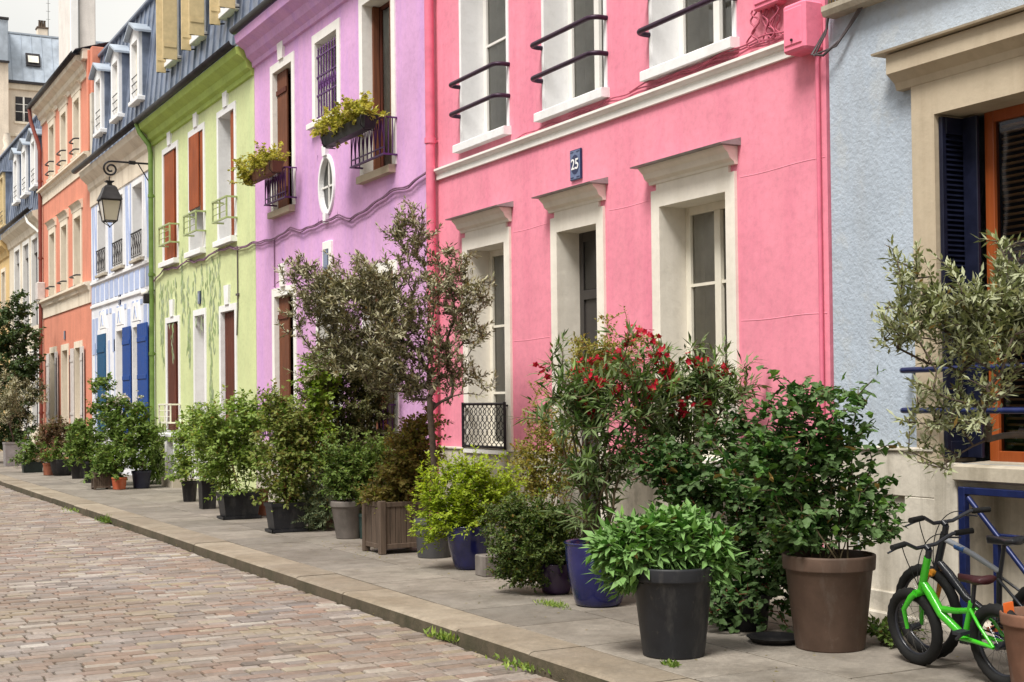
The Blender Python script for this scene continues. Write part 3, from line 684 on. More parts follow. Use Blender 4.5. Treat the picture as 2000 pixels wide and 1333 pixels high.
    pl = mb('plinth'); pl.box(D-.03, D+.02, Y0+.01, 19.0, -.03, 1.02, .008); pl.box(D-.03, D+.02, 20.05, Y1-.01, -.03, 1.02, .008); pl.build('plinth', r)
    co = mb('purple_wall'); co.extrude([(D+.01, 7.52), (D-.04, 7.54), (D-.05, 7.62), (D-.14, 7.70), (D-.18, 7.82), (D-.33, 7.92), (D-.36, 8.05), (D+.01, 8.1)], 'y', Y0+.01, Y1-.01); co.build('cornice', r)
    gutterpiece(r, Y0, Y1+.02, 8.16, D-.36, r=.08); mansard(r, Y0+.02, Y1-.02, 8.15, 11.0, D-.05, D+.3)
    s = mb('sill_stone'); s.box(D-.34, D-.0, 19.0, 20.05, 0, .16, .012); s.build('door_step', r)
purple_house()
cb = mb('cable_purple')
ys = [(15.75, 4.62), (16.4, 4.50), (17.0, 4.52), (17.8, 4.40), (18.5, 4.32), (19.0, 4.43), (19.9, 4.42), (20.6, 4.40), (21.2, 4.50), (21.9, 4.42), (22.6, 4.44), (23.15, 4.48), (23.9, 4.46), (24.6, 4.55), (25.6, 4.57), (26.2, 4.5), (27.0, 4.52), (27.6, 4.6), (28.2, 4.52), (28.9, 4.56), (29.5, 4.58), (30.3, 4.42), (30.45, 4.40)]
for q in range(2): cb.tube([(D-.035-.02*q, y, z-.03*q+.01*math.sin(y*9+q)) for y, z in zip(np.linspace(15.75, 30.4, 160), np.interp(np.linspace(15.75, 30.4, 160), [a for a, _ in ys], [b for _, b in ys]))], .012, 6)
tag(cb.build('cable'), 'dark sagging cable pinned across the purple and green facades', 'cable')
cb = mb('cable_purple'); cb.tube([(D-.02, 22.05, 4.42), (D-.02, 22.05, 3.6)], .010, 6); tag(cb.build('cable'), 'thin vertical wire above the lower left window of the purple house', 'cable')
cb = mb('cable'); cb.tube([(D-.02, 24.15, 4.52), (D-.02, 24.15, 3.4), (D-.02, 24.22, 2.9)], .012, 6); cb.box(D-.03, D+.0, 24.1, 24.25, 3.62, 3.66); tag(cb.build('cable'), 'thin vertical wire on the green wall beside the right lower window', 'cable')

# ================================================================== GREEN HOUSE
def box_rail(win, y0, y1, z0, z1, mat='green_iron', out=.30):
    g = mb(mat); xo = D-out
    for zz in (z0, z1):
        g.box(xo-.018, xo+.018, y0-.02, y1+.02, zz-.018, zz+.018, .004)
        for yy in (y0, y1): g.box(xo+.018, D+.01, yy-.016, yy+.016, zz-.016, zz+.016)
    for yy in (y0, y1, (y0+y1)/2): g.box(xo-.014, xo+.014, yy-.014, yy+.014, z0, z1)
    for q in (.33, .66): g.tube([(xo, y0, z0+(z1-z0)*q), (xo, y1, z0+(z1-z0)*q)], .008, 5)
    g.build('guard_rail', win)
def green_house():
    Y0, Y1 = 23.13, 30.52; r = empty('row_house', (D, 26.8, 0), 'lime green house with red-brown shutters, keystones and a painted leaf mural', 'house')
    H = [(28.38, 29.38, 1.10, 3.42), (26.38, 27.12, .17, 3.44), (24.35, 25.28, 1.10, 3.40), (28.42, 29.58, 4.72, 7.08), (26.38, 27.42, 4.72, 7.08), (24.30, 25.34, 4.72, 7.08)]
    shell(r, 'green_wall', Y0, Y1, 8.05, H)
    for i, (y0, y1, z0, z1) in enumerate(H):
        t = mb('white_trim'); lining(t, y0, y1, z0, z1, D, .022, .09, .30, topband=.10); ym = (y0+y1)/2
        if i != 1: t.extrude([(ym-.12, z1+.10), (ym+.12, z1+.10), (ym+.16, z1+.46), (ym-.16, z1+.46)], 'x', D-.045, D+.01)
        wn = t.build('door' if i == 1 else 'window', r)
        if i == 1:
            d = mb('shutter_grey'); d.box(D+.24, D+.28, y0+.02, y1-.02, z0, z1-.02); d.box(D+.22, D+.24, y0+.12, y1-.12, .5, 1.5, .01); d.box(D+.22, D+.24, y0+.12, y1-.12, 1.7, 2.7, .01); d.build('door_leaf', wn)
            q = mb('plate_blue'); q.box(D-.03, D, ym-.09, ym+.09, z1+.20, z1+.46, .004); q.mat('plate_light'); q.box(D-.033, D-.03, ym-.05, ym+.05, z1+.25, z1+.41); q.build('number_plaque', r); continue
        casement(wn, y0+.02, y1-.02, z0, z1-.02, D+.24, 'frame_cream', 1, (), .06, 'curtain_pale')
        sill(wn, y0, y1, z0+.005, D, 'white_trim', .12, .11, .08, .25)
        s = mb('brown_wood' if i > 2 else 'dark_wood')
        if i in (0, 3): planks(s, D+.03, D+.06, y0+.025, y0+.30, z0+.02, z1-.03, 2); planks(s, D+.0, D+.03, y0+.31, y1-.025, z0+.02, z1-.03, 6)
        elif i == 4: planks(s, D-.04, D-.01, y0+.30, y1-.025, z0+.85, z1-.03, 5); planks(s, D-.0, D+.03, y0+.03, y0+.30, z0+.75, z1-.03, 2)
        elif i == 5: planks(s, D+.02, D+.05, y0+.03, y0+.36, z0+.02, z1-.03, 3)
        else: planks(s, D+.06, D+.09, y0+.30, y1-.025, z0+.02, z1-.03, 5); xplanks(s, D+.0, D+.22, y0+.021, y0+.05, z0+.02, z1-.03, 2)
        s.build('shutter', wn)
        if i > 2: box_rail(wn, y0-.10, y0+.80, z0+.32, z0+.70, out=.20)
        elif i == 0: box_rail(wn, y0-.10, y0+.85, z0+.18, z0+.56, 'frame_cream', .22)
    co = mb('green_paint'); co.extrude([(D+.01, 7.40), (D-.04, 7.42), (D-.05, 7.50), (D-.12, 7.54), (D-.15, 7.66), (D-.30, 7.76), (D-.33, 7.88), (D+.01, 7.95)], 'y', Y0+.02, Y1-.01); co.build('cornice', r)
    gutterpiece(r, Y0+.03, Y1, 7.97, D-.36, r=.085)
    rf = mansard(r, Y0+.02, Y1, 8.0, 11.0, D-.04, D+.25)
    for (a, c) in ((28.35, 28.95), (26.3, 26.9), (24.25, 24.85)):
        dormer(rf, a, c, 8.95, 10.9, D-.02, 'white_trim', style='flat')
        for (yy, wd_, zb_) in ((c+.06, .20, 8.72), (a-.30, .30, 8.78)):
            s = mb('shutter_cream'); s.box(D-.08-wd_, D-.08, yy, yy+.03, zb_, 10.75, .006); s.box(D-.06-wd_, D-.10, yy-.012, yy, zb_+.25, zb_+.33)
            s.mat('iron'); s.tube([(D-.0, yy+.015, zb_+.04), (D-.06-wd_, yy+.015, zb_+.0)], .014, 6); s.build('shutter', rf)
    downpipe(r, 30.40, -.05, 7.3, 'pipe_green', .055, D-.09, 4, [(D-.09, 30.40, -.05), (D-.09, 30.40, 7.25), (D-.12, 30.42, 7.42), (D-.30, 30.52, 7.70), (D-.36, 30.55, 7.9)])
    # painted branches and hanging leaves, a film of paint on the wall
    mu = mb('mural_green'); rnd = random.Random(5)
    def mleaf(y, z, l, w_, a):
        c, s_ = math.cos(a), math.sin(a); P = [(0, 0), (w_, l*.35), (w_*.6, l*.75), (0, l), (-w_*.6, l*.75), (-w_, l*.35)]
        mu.poly([(D-.004-rnd.uniform(0, .002), y+p[0]*c-p[1]*s_, z-(p[0]*s_+p[1]*c)) for p in P])
    def strand(y, z, ln, spread):
        n = int(ln/.022)
        for k in range(n):
            mu.mat('mural_green' if rnd.random() < .55 else 'mural_grey'); mleaf(y+rnd.uniform(-spread, spread)+.05*math.sin(k*.3), z-k*.05, rnd.uniform(.12, .24), rnd.uniform(.020, .045), rnd.uniform(-.5, .5))
    for (y, z, ln, sp) in ((29.9, 4.35, .55, .10), (29.75, 4.3, .8, .07), (29.3, 4.35, .45, .16), (28.9, 4.3, .75, .08), (28.6, 4.35, .4, .12), (28.1, 4.9, .5, .07), (28.0, 4.3, .4, .16), (27.6, 4.3, .8, .07), (27.55, 3.6, .5, .06),
                           (27.1, 4.4, .5, .14), (26.55, 4.45, .6, .14), (26.1, 4.4, .35, .2), (25.75, 4.5, .8, .14), (25.4, 4.5, .7, .10), (26.0, 3.3, .7, .05), (25.95, 2.6, .6, .05), (25.9, 2.0, .4, .10)): strand(y, z, ln, sp)
    mu.mat('mural_grey')
    for P in ([(26.1, 4.2), (26.0, 3.8), (25.98, 3.55)], [(25.6, 4.3), (25.8, 3.9), (25.98, 3.55), (26.05, 3.2), (26.0, 2.4), (25.95, 1.5)]):
        for a, c in zip(P[:-1], P[1:]): mu.quad((D-.003, a[0]-.012, a[1]), (D-.003, a[0]+.012, a[1]), (D-.003, c[0]+.012, c[1]), (D-.003, c[0]-.012, c[1]))
    mu.build('mural', r)
    pd = mb('white_trim'); pd.box(D-.40, D-.02, 27.90, 28.05, .18, 1.0, .01); pd.box(D-.40, D-.02, 27.25, 27.38, .18, 1.0, .01); pd.box(D-.30, D-.26, 27.38, 27.90, .18, 1.0); pd.box(D-.44, D-.0, 27.2, 29.5, 1.0, 1.07, .01); pd.mat('sill_stone'); pd.box(D-.46, D-.0, 27.2, 28.1, -.02, .18, .01)
    pd.build('cellar_hatch', r)
    tb = mb('blue_iron'); 
green_house()

# ================================================================== WHITE HALF-TIMBERED HOUSE
def white_house():
    Y0, Y1 = 30.52, 37.5; r = empty('row_house', (D, 34, 0), 'white house with pale blue painted half-timbering, deep blue shutters and zinc mansard roof', 'house')
    H = [(35.50, 36.50, .95, 3.52), (33.62, 34.36, .17, 3.50), (31.95, 32.55, .95, 3.50), (35.50, 36.50, 5.05, 6.75), (33.52, 34.55, 5.05, 6.80), (31.50, 32.50, 5.05, 6.80)]
    shell(r, 'white_wall', Y0, Y1, 8.0, H)
    for i, (y0, y1, z0, z1) in enumerate(H):
        t = mb('white_trim'); lining(t, y0, y1, z0, z1, D, .03, .10, .3, topband=.10)
        if i in (0, 1, 2): ym = (y0+y1)/2; t.extrude([(ym-.42, z1+.12), (ym+.42, z1+.12), (ym+.26, z1+.55), (ym-.26, z1+.55)], 'x', D-.035, D+.01)
        wn = t.build('door' if i == 1 else 'window', r)
        if i == 1: d = mb('shutter_grey'); d.box(D+.22, D+.27, y0+.02, y1-.02, z0, z1-.02); d.box(D+.20, D+.22, y0+.12, y1-.12, .5, 1.5, .01); d.build('door_leaf', wn); continue
        casement(wn, y0+.02, y1-.02, z0, z1-.02, D+.24, 'pvc_white', 1, (z0+.9,), .06, 'curtain_pale'); sill(wn, y0, y1, z0, D, 'sill_stone' if i > 2 else 'white_trim', .10, .07, .06, .25)
        if i > 2:
            g = mb('iron')
            for zz in (z0+.06, z0+.62): g.tube([(D-.06, y0, zz), (D-.06, y1, zz)], .022 if zz > z0+.5 else .012, 6)
            for q in range(6): yy = y0+(y1-y0)*q/5; g.tube([(D-.06, yy, z0+.06), (D-.06, yy, z0+.62)], .009, 5)
            for q in range(5): yy = y0+(y1-y0)*(q+.5)/5; g.tube([(D-.06, yy+.07*math.sin(k*.8), z0+.1+.055*k) for k in range(10)], .007, 4)
            g.build('guard_rail', wn)
        if i == 0: s = mb('shutter_teal'); planks(s, D-.07, D-.035, y0+.02, y1-.02, z0+.05, z1-.03, 6); s.box(D-.085, D-.07, y0+.04, y1-.04, z0+.4, z0+.5); s.box(D-.085, D-.07, y0+.04, y1-.04, z1-.5, z1-.4); s.build('shutter', wn)
        if i == 2:
            for (a, c) in ((32.60, 33.42), (30.92, 31.86)):
                s = mb('shutter_blue'); planks(s, D-.085, D-.05, a, c, z0+.05, z1+.02, 5)
                for zz in (z0+.4, z0+1.3, z1-.4): s.box(D-.10, D-.085, a+.03, c-.03, zz, zz+.10, .004)
                s.build('shutter', wn)
    tm = mb('timber_paint')
    def bar(ya, za, yb, zb, w_=.09, x=.022):
        d = Vector((0, yb-ya, zb-za)); n_ = Vector((0, -d.z, d.y)).normalized()*w_/2; a, b = Vector((D-x, ya, za)), Vector((D-x, yb, zb)); k = Vector((x+.005, 0, 0))
        tm.add([a-n_, a+n_, b+n_, b-n_, a-n_+k, a+n_+k, b+n_+k, b-n_+k], [(0, 1, 2, 3), (0, 4, 5, 1), (2, 6, 7, 3), (1, 5, 6, 2), (3, 7, 4, 0)])
    for k, y in enumerate(np.arange(30.75, 37.4, .56)):
        tm.box(D-.012, D+.003, y+.10, y+.50, 4.36, 4.80); 
    for y in (30.78, 31.05, 32.85, 33.15, 34.9, 35.15, 36.85, 37.15): bar(y, 5.0, y+.12*(1 if int(y*10) % 2 else -1), 6.9, .15, .012)
    for y in (31.1, 33.0, 35.0, 36.9): bar(y-.14, 5.0, y+.16, 6.9, .09, .016)
    for y in np.arange(30.8, 37.4, .42):
        if not any(h[0]-.5 < y < h[1]+.1 for h in H[:3]): tm.box(D-.012, D+.003, y, y+.28, 3.0, 3.95)
        else: tm.box(D-.012, D+.003, y, y+.2, 3.98, 4.1)
    for y in (33.5, 34.55, 35.2, 36.9): bar(y, 1.0, y+.1, 3.3, .12, .012)
    for (y0, y1, z0, z1) in H[:3]: ym = (y0+y1)/2; bar(ym-.14, z1+.18, ym+.03, z1+.46, .05, .045); bar(ym+.14, z1+.18, ym+.01, z1+.46, .05, .045)
    tm.build('timbering', r)
    bd = mb('white_trim'); bd.extrude([(D+.01, 4.84), (D-.05, 4.86), (D-.05, 4.93), (D+.01, 4.96)], 'y', Y0+.02, Y1-.02); bd.extrude([(D+.01, 4.22), (D-.04, 4.24), (D-.04, 4.30), (D+.01, 4.32)], 'y', Y0+.02, Y1-.02); bd.build('string_course', r)
    co = mb('cream_trim'); co.extrude([(D+.01, 6.95), (D-.03, 6.96), (D-.03, 7.35), (D-.08, 7.42), (D-.10, 7.55), (D-.28, 7.72), (D-.31, 7.86), (D+.01, 7.95)], 'y', Y0+.02, Y1-.01); co.build('cornice', r)
    gutterpiece(r, Y0+.01, Y1+.35, 7.97, D-.36, r=.085)
    rf = mansard(r, Y0, Y1-.02, 8.0, 11.0, D-.04, D+.25)
    for (a, c) in ((35.65, 36.35), (33.6, 34.3), (31.5, 32.2)): dormer(rf, a, c, 8.75, 10.2, D-.05)
    q = mb('plate_blue'); q.box(D-.03, D, 33.9, 34.08, 4.12, 4.36, .004); q.build('number_plaque', r)
    for yb, l in ((36.0, .3),): pass
white_house()

# ================================================================== ORANGE HOUSE
def orange_house():
    Y0, Y1 = 37.52, 45.25; r = empty('row_house', (D, 41.4, 0), 'tall salmon orange house with three rows of narrow cream-framed windows', 'house')
    G = [(42.85, 43.75, 1.0, 3.30), (40.9, 41.8, .17, 3.30), (38.85, 39.75, 1.0, 3.30)]
    A = [(42.95, 43.85, 4.85, 6.95), (40.95, 41.85, 4.85, 6.95), (38.85, 39.85, 4.85, 6.95)]
    B = [(42.95, 43.80, 8.65, 10.25), (40.95, 41.80, 8.65, 10.25), (38.95, 39.80, 8.65, 10.25)]
    shell(r, 'orange_wall', Y0, Y1, 11.0, G+A+B)
    for i, (y0, y1, z0, z1) in enumerate(G+A+B):
        t = mb('cream_trim'); lining(t, y0, y1, z0, z1, D, .03, .14, .32, topband=.16)
        if i > 2: t.extrude([(D+.01, z1+.16), (D-.04, z1+.16), (D-.05, z1+.26), (D-.10, z1+.34), (D-.14, z1+.36), (D+.01, z1+.42)], 'y', y0-.24, y1+.24)
        wn = t.build('door' if i == 1 else 'window', r)
        if i == 1: d = mb('shutter_grey'); d.box(D+.22, D+.27, y0+.02, y1-.02, z0, z1-.02); d.box(D+.20, D+.22, y0+.12, y1-.12, .5, 1.5, .01); d.build('door_leaf', wn); continue
        casement(wn, y0+.02, y1-.02, z0, z1-.02, D+.25, 'pvc_white', 1, (z0+.9,), .06, 'curtain_pale'); sill(wn, y0, y1, z0, D, 'cream_trim', .10, .08, .06, .25)
        if i > 2:
            g = mb('iron')
            for zz in (z0+.12, z0+.42): g.tube([(D+.01, y0-.02, zz), (D-.13, y0+.03, zz), (D-.16, y0+.12, zz), (D-.16, y1-.12, zz), (D-.13, y1-.03, zz), (D+.01, y1+.02, zz)], .022, 6)
            g.build('guard_rail', wn)
        if i in (0, 2):
            for (a, c) in ((y1+.03, y1+.52), (y0-.52, y0-.03)):
                s = mb('shutter_grey'); planks(s, D-.07, D-.04, a, c, z0+.03, z1-.02, 3)
                for zz in (z0+.4, z1-.4): s.box(D-.085, D-.07, a+.02, c-.02, zz, zz+.08)
                s.mat('iron'); s.tube([(D-.09, c-.02 if a > y1 else a+.02, z0+.3), (D-.09, c-.02 if a > y1 else a+.02, z1-.2)], .012, 5); s.build('shutter', wn)
    for (z, h) in ((4.42, .55), (8.02, .45)):
        s = mb('cream_trim'); s.extrude([(D+.01, z), (D-.03, z), (D-.04, z+h*.55), (D-.08, z+h*.65), (D-.10, z+h*.8), (D-.18, z+h*.88), (D-.18, z+h), (D+.01, z+h+.03)], 'y', Y0+.02, Y1-.02); s.build('string_course', r)
    co = mb('cream_trim'); co.extrude([(D+.01, 10.55), (D-.04, 10.56), (D-.05, 10.7), (D-.12, 10.76), (D-.15, 10.88), (D-.30, 10.98), (D-.33, 11.1), (D+.01, 11.15)], 'y', Y0+.3, Y1-.02); co.build('cornice', r)
    gutterpiece(r, Y0+.2, Y1+.3, 11.18, D-.36, r=.09)
    b = mb('zinc'); b.quad((D-.38, Y0, 11.2), (D-.38, Y1, 11.2), (D+4, Y1, 12.6), (D+4, Y0, 12.6)); b.quad((D+4, Y0, 12.6), (D+4, Y1, 12.6), (D+9, Y1, 11), (D+9, Y0, 11)); b.build('roof', r)
    pw = mb('orange_wall'); pw.box(D+.0, D+3, Y0-.26, Y0-.02, 10.0, 11.25, .01); pw.box(D-.06, D+.02, Y0+.0, Y0+.22, 8.5, 11.2, .01); pw.mat('far_wall'); pw.box(D-.20, D+.1, Y0+.03, Y0+.5, 10.95, 11.25, .02); pw.mat('plinth'); pw.box(D-.02, D+.10, Y0-.30, Y0-.03, 8.05, 10.0); pw.build('parapet', r)
    downpipe(r, 45.05, -.05, 10.2, 'pipe_orange', .06, D-.10, 4, [(D-.10, 45.05, -.05), (D-.10, 45.05, 9.7), (D-.14, 45.06, 9.95), (D-.33, 45.3, 10.7), (D-.36, 45.35, 11.1)])
    q = mb('plate_blue'); q.box(D-.03, D, 41.3, 41.48, 3.6, 3.85, .004); q.build('number_plaque', r)
    q = mb('shutter_grey'); q.box(D-.25, D, 44.75, 45.1, 5.0, 5.55, .02); q.build('junction_box', r)
orange_house()

# ================================================================== CREAM AND YELLOW HOUSES
def cream_house():
    Y0, Y1 = 45.27, 52.4; r = empty('row_house', (D, 49, 0), 'cream house with tall black window openings and dark mansard beyond the orange house', 'house')
    H = [(46.0, 47.25, 4.3, 7.15), (47.85, 49.05, 4.3, 7.15), (49.85, 51.0, 4.3, 7.15)]
    G = [(46.0, 47.25, 1.0, 3.4), (47.85, 49.05, .1, 3.4), (49.85, 51.0, 1.0, 3.4)]
    shell(r, 'cream_wall', Y0, Y1, 8.0, H+G)
    for i, (y0, y1, z0, z1) in enumerate(H+G):
        t = mb('window_trim'); lining(t, y0, y1, z0, z1, D, .03, .12, .3); t.mat('lead'); t.box(D+.05, D+.1, y0+.02, y1-.02, z1-.45, z1-.02); wn = t.build('window', r)
        s = mb('louvre_navy'); s.box(D+.12, D+.16, y0+.02, y1-.02, z0, z1-.4); s.build('shutter', wn)
    co = mb('cream_trim'); co.extrude([(D+.01, 7.3), (D-.05, 7.35), (D-.10, 7.55), (D-.28, 7.72), (D-.31, 7.86), (D+.01, 7.95)], 'y', Y0, Y1); co.build('cornice', r)
    gutterpiece(r, Y0+.02, Y1+.3, 7.97, D-.36, r=.085); rf = mansard(r, Y0+.02, Y1-.02, 8.0, 11.4, D-.04, D+.3)
    for (a, c) in ((46.0, 46.8), (47.9, 48.7), (49.8, 50.6)): dormer(rf, a, c, 8.85, 10.4, D-.05)
    p = mb('pvc_white'); p.tube([(D-.33, 46.4, 7.85), (D-.30, 46.2, 7.6), (D-.1, 45.7, 7.3), (D-.06, 45.5, 7.2)], .05, 8); p.build('downpipe', r)
    # neighbour
    Y0, Y1 = 52.42, 60; r = empty('row_house', (D, 56, 0), 'ochre yellow house furthest along the row at the left edge', 'house')
    H = [(53.4, 54.3, 4.9, 6.7), (55.6, 56.6, 4.9, 6.7), (57.8, 58.8, 4.9, 6.7)]; shell(r, 'yellow_wall', Y0, Y1, 7.6, H)
    for (y0, y1, z0, z1) in H:
        t = mb('cream_trim'); lining(t, y0, y1, z0, z1, D, .03, .12, .3); wn = t.build('window', r); casement(wn, y0+.02, y1-.02, z0, z1-.02, D+.2, 'shutter_cream', 1, (), .06, 'curtain_pale')
    co = mb('yellow_wall'); co.extrude([(D+.01, 7.1), (D-.05, 7.15), (D-.10, 7.35), (D-.28, 7.52), (D-.31, 7.7), (D+.01, 7.8)], 'y', Y0, Y1); co.build('cornice', r)
    gutterpiece(r, Y0+.02, Y1, 7.97, D-.36, r=.085); rf = mansard(r, Y0+.02, Y1-.02, 7.9, 11.4, D-.04, D+.3)
    for (a, c) in ((53.2, 54.1), (55.6, 56.5)):
        dormer(rf, a, c, 8.4, 10.3, D-.05, 'shutter_cream', style='flat')
cream_house()

# ================================================================== BLUE-GREY HOUSE
def blue_house():
    Y0, Y1 = 1.2, 8.30; r = empty('row_house', (D, 5, 0), 'grey-blue roughcast house with large stone-framed window and navy louvred shutter', 'house')
    wy0, wy1, wz0, wz1 = 5.62, 7.16, 1.18, 3.68
    by0, by1, bz0, bz1 = 5.2, 6.98, .06, .98
    shell(r, 'blue_wall', Y0, Y1, 8.1, [(wy0, wy1, wz0, wz1), (2.4, 3.9, wz0, wz1), (by0, by1, bz0, bz1)])
    pl = mb('plinth'); 
    for (a, c, z0, z1, x) in ((7.20, Y1-.01, .92, 1.25, .05), (7.20, Y1-.01, .02, .20, .05), (8.05, Y1-.01, .20, .92, .05), (7.20, 7.50, .20, .92, .05), (7.52, 8.03, .18, .94, .012), (6.985, 7.198, -.02, 1.18, .06), (Y0, 5.19, -.02, 1.22, .05)): pl.box(D-x, D+.02, a, c, z0, z1, .006)
    pl.box(D-.07, D+.02, 7.20, Y1-.01, 1.25, 1.28, .008); pl.box(D-.08, D+.02, 7.0, Y1-.01, -.02, .05, .012)
    pl.build('plinth', r)
    t = mb('stone_trim'); lining(t, wy0, wy1, wz0, wz1, D, .056, .20, .30, topband=.26)
    t.extrude([(D+.01, wz1+.22), (D-.06, wz1+.22), (D-.08, wz1+.27), (D-.13, wz1+.31), (D-.16, wz1+.33), (D-.16, wz1+.47), (D+.01, wz1+.48)], 'y', wy0-.32, wy1+.34)
    t.extrude([(D+.01, wz1+.482), (D-.21, wz1+.482), (D-.215, wz1+.497), (D+.01, wz1+.53)], 'y', wy0-.38, wy1+.44)
    wn = t.build('window', r)
    casement(wn, wy0+.02, wy1-.205, wz0, wz1-.02, D+.24, 'orange_wood', 1, (), .08, None, gap=.3)
    bl = mb('blind')
    z = wz0+.12
    while z < wz1-.1: bl.box(D+.34, D+.37, wy1-.78, wy1-.27, z, z+.016); z += .045
    bl.build('blind', wn)
    c = mb('amber_curtain', True); K = 20; vs = []
    for i in range(K+1): yy = wy0+.05+(wy1-.62-wy0)*i/K; vs += [(D+.42+.02*math.sin(i*1.7), yy, wz0), (D+.42+.02*math.sin(i*1.7), yy+.05*math.sin(0), wz1)]
    c.add(vs, [(2*i, 2*i+1, 2*i+3, 2*i+2) for i in range(K)]); c.build('curtain', wn)
    s = mb('louvre_navy')                         # folded louvred shutter against the far reveal, and its twin leaf standing off it
    ys = wy1-.025
    s.box(D-.02, D+.02, ys-.035, ys, wz0+.03, wz1-.04, .003); s.box(D+.21, D+.24, ys-.035, ys, wz0+.03, wz1-.04, .003)
    for zz in (wz0+.03, 2.30, wz1-.16): s.box(D+.02, D+.21, ys-.035, ys, zz, zz+.12, .003)
    s.box(D+.02, D+.21, ys-.022, ys-.012, wz0+.15, 2.30)
    z = 2.43
    while z < wz1-.18: s.add([(D+.02, ys-.036, z), (D+.21, ys-.036, z), (D+.21, ys-.004, z+.028), (D+.02, ys-.004, z+.028), (D+.02, ys-.036, z+.007), (D+.21, ys-.036, z+.007), (D+.21, ys-.004, z+.035), (D+.02, ys-.004, z+.035)], [(0, 1, 2, 3), (4, 7, 6, 5), (0, 4, 5, 1), (2, 6, 7, 3)]); z += .036
    s.box(D+.02, D+.21, ys-.003, ys-.001, wz0+.03, wz1-.04)
    planks(s, D+.17, D+.20, wy1-.20, wy1-.065, wz0+.03, wz1-.04, 1)
    s.build('shutter', wn)
    s = mb('sill_stone'); s.extrude([(D+.3, 1.05), (D+.3, 1.19), (D-.05, 1.175), (D-.10, 1.16), (D-.10, 1.07), (D-.05, 1.05), (D-.03, .98), (D+.01, .98)], 'y', 5.0, 6.985); s.build('sill', wn)
    g = mb('blue_iron')
    for zz in (1.55, 1.84):
        xo = D-.16; g.tube([(D+.0, wy1+.26, zz), (xo+.03, wy1+.26, zz), (xo, wy1+.22, zz), (xo, wy0-.2, zz), (D, wy0-.25, zz)], .021, 10)
    g.build('guard_rail', wn)
    b = mb('plinth'); b.box(D+.30, D+.34, by0, by1, bz0-.1, bz1+.05); b.box(D, D+.30, by1-.001, by1+.02, bz0, bz1); b.box(D, D+.30, by0-.02, by0, bz0, bz1); b.box(D, D+.30, by0, by1, bz1, bz1+.02); b.box(D-.01, D+.30, by0, by1, 0, bz0)
    b.build('basement_recess', r)
    f = mb('dry_reed'); fo = mb('sill_stone'); fo.extrude([(D+.01, 4.62), (D-.12, 4.62), (D-.14, 4.66), (D-.14, 4.70), (D+.01, 4.72)], 'y', 5.9, 8.22); fo.build('balcony_ledge', r)
    for q in range(260):
        y = random.uniform(6.0, 8.18); x = D-random.uniform(.02, .13); a = random.uniform(-.05, .05); f.tube([(x, y, 4.70), (x+random.uniform(-.03, .03), y+a, 4.95+random.uniform(0, .1))], .007, 4, False)
    f.build('reed_screen', r)
    t = mb('stone_trim'); lining(t, 2.4, 3.9, wz0, wz1, D, .05, .2, .3, topband=.26); w2 = t.build('window', r); casement(w2, 2.42, 3.88, wz0, wz1, D+.24, 'orange_wood', 1, (), .09, 'amber_curtain')
    gutterpiece(r, Y0, Y1-.02, 8.1, D-.3); mansard(r, Y0+.02, Y1-.02, 8.1, 11, D-.05, D+.3)
blue_house()
cb = mb('cable')
cb.tube([(D-.03, 8.20, 5.3), (D-.04, 8.22, 4.9), (D-.05, 8.26, 4.55), (D-.12, 8.36, 4.36), (D-.10, 8.25, 4.33), (D-.06, 8.10, 4.42), (D-.04, 7.92, 4.60), (D-.03, 7.80, 4.72), (D-.03, 7.7, 4.9)], .011, 6)
cb.tube([(D-.03, 8.16, 5.3), (D-.05, 8.18, 4.8), (D-.08, 8.24, 4.5), (D-.12, 8.33, 4.34)], .008, 6); cb.tube([(D-.12, 8.34, 4.35), (D-.07, 8.13, 4.38), (D-.04, 7.95, 4.55), (D-.03, 7.84, 4.66)], .008, 6)
tag(cb.build('cable'), 'loops of grey cable hanging beside the pink junction box on the blue-grey wall', 'cable')
# blue steel frame in the basement recess
fr = mb('blue_iron'); xf = D-.07
fr.box(xf-.025, xf+.025, 6.88, 6.94, .0, 1.02, .004); fr.box(xf-.025, xf+.025, 5.2, 6.88, .97, 1.02, .004); fr.box(xf-.02, xf+.02, 5.2, 6.62, .685, .72, .003); fr.box(xf-.02, xf+.02, 6.60, 6.64, .0, .69, .003)
for (a, b_, x) in (((6.84, .95), (5.9, .05), -.03), ((5.35, .95), (6.1, .05), .02)): fr.tube([(xf+x, a[0], a[1]), (xf+x, b_[0], b_[1])], .02, 6)
fr.box(xf-.03, xf+.03, 5.2, 5.26, 0, .955, .004)
tag(fr.build('steel_frame'), 'dark blue steel frame with crossed bars under the stone-framed window', 'metal frame')

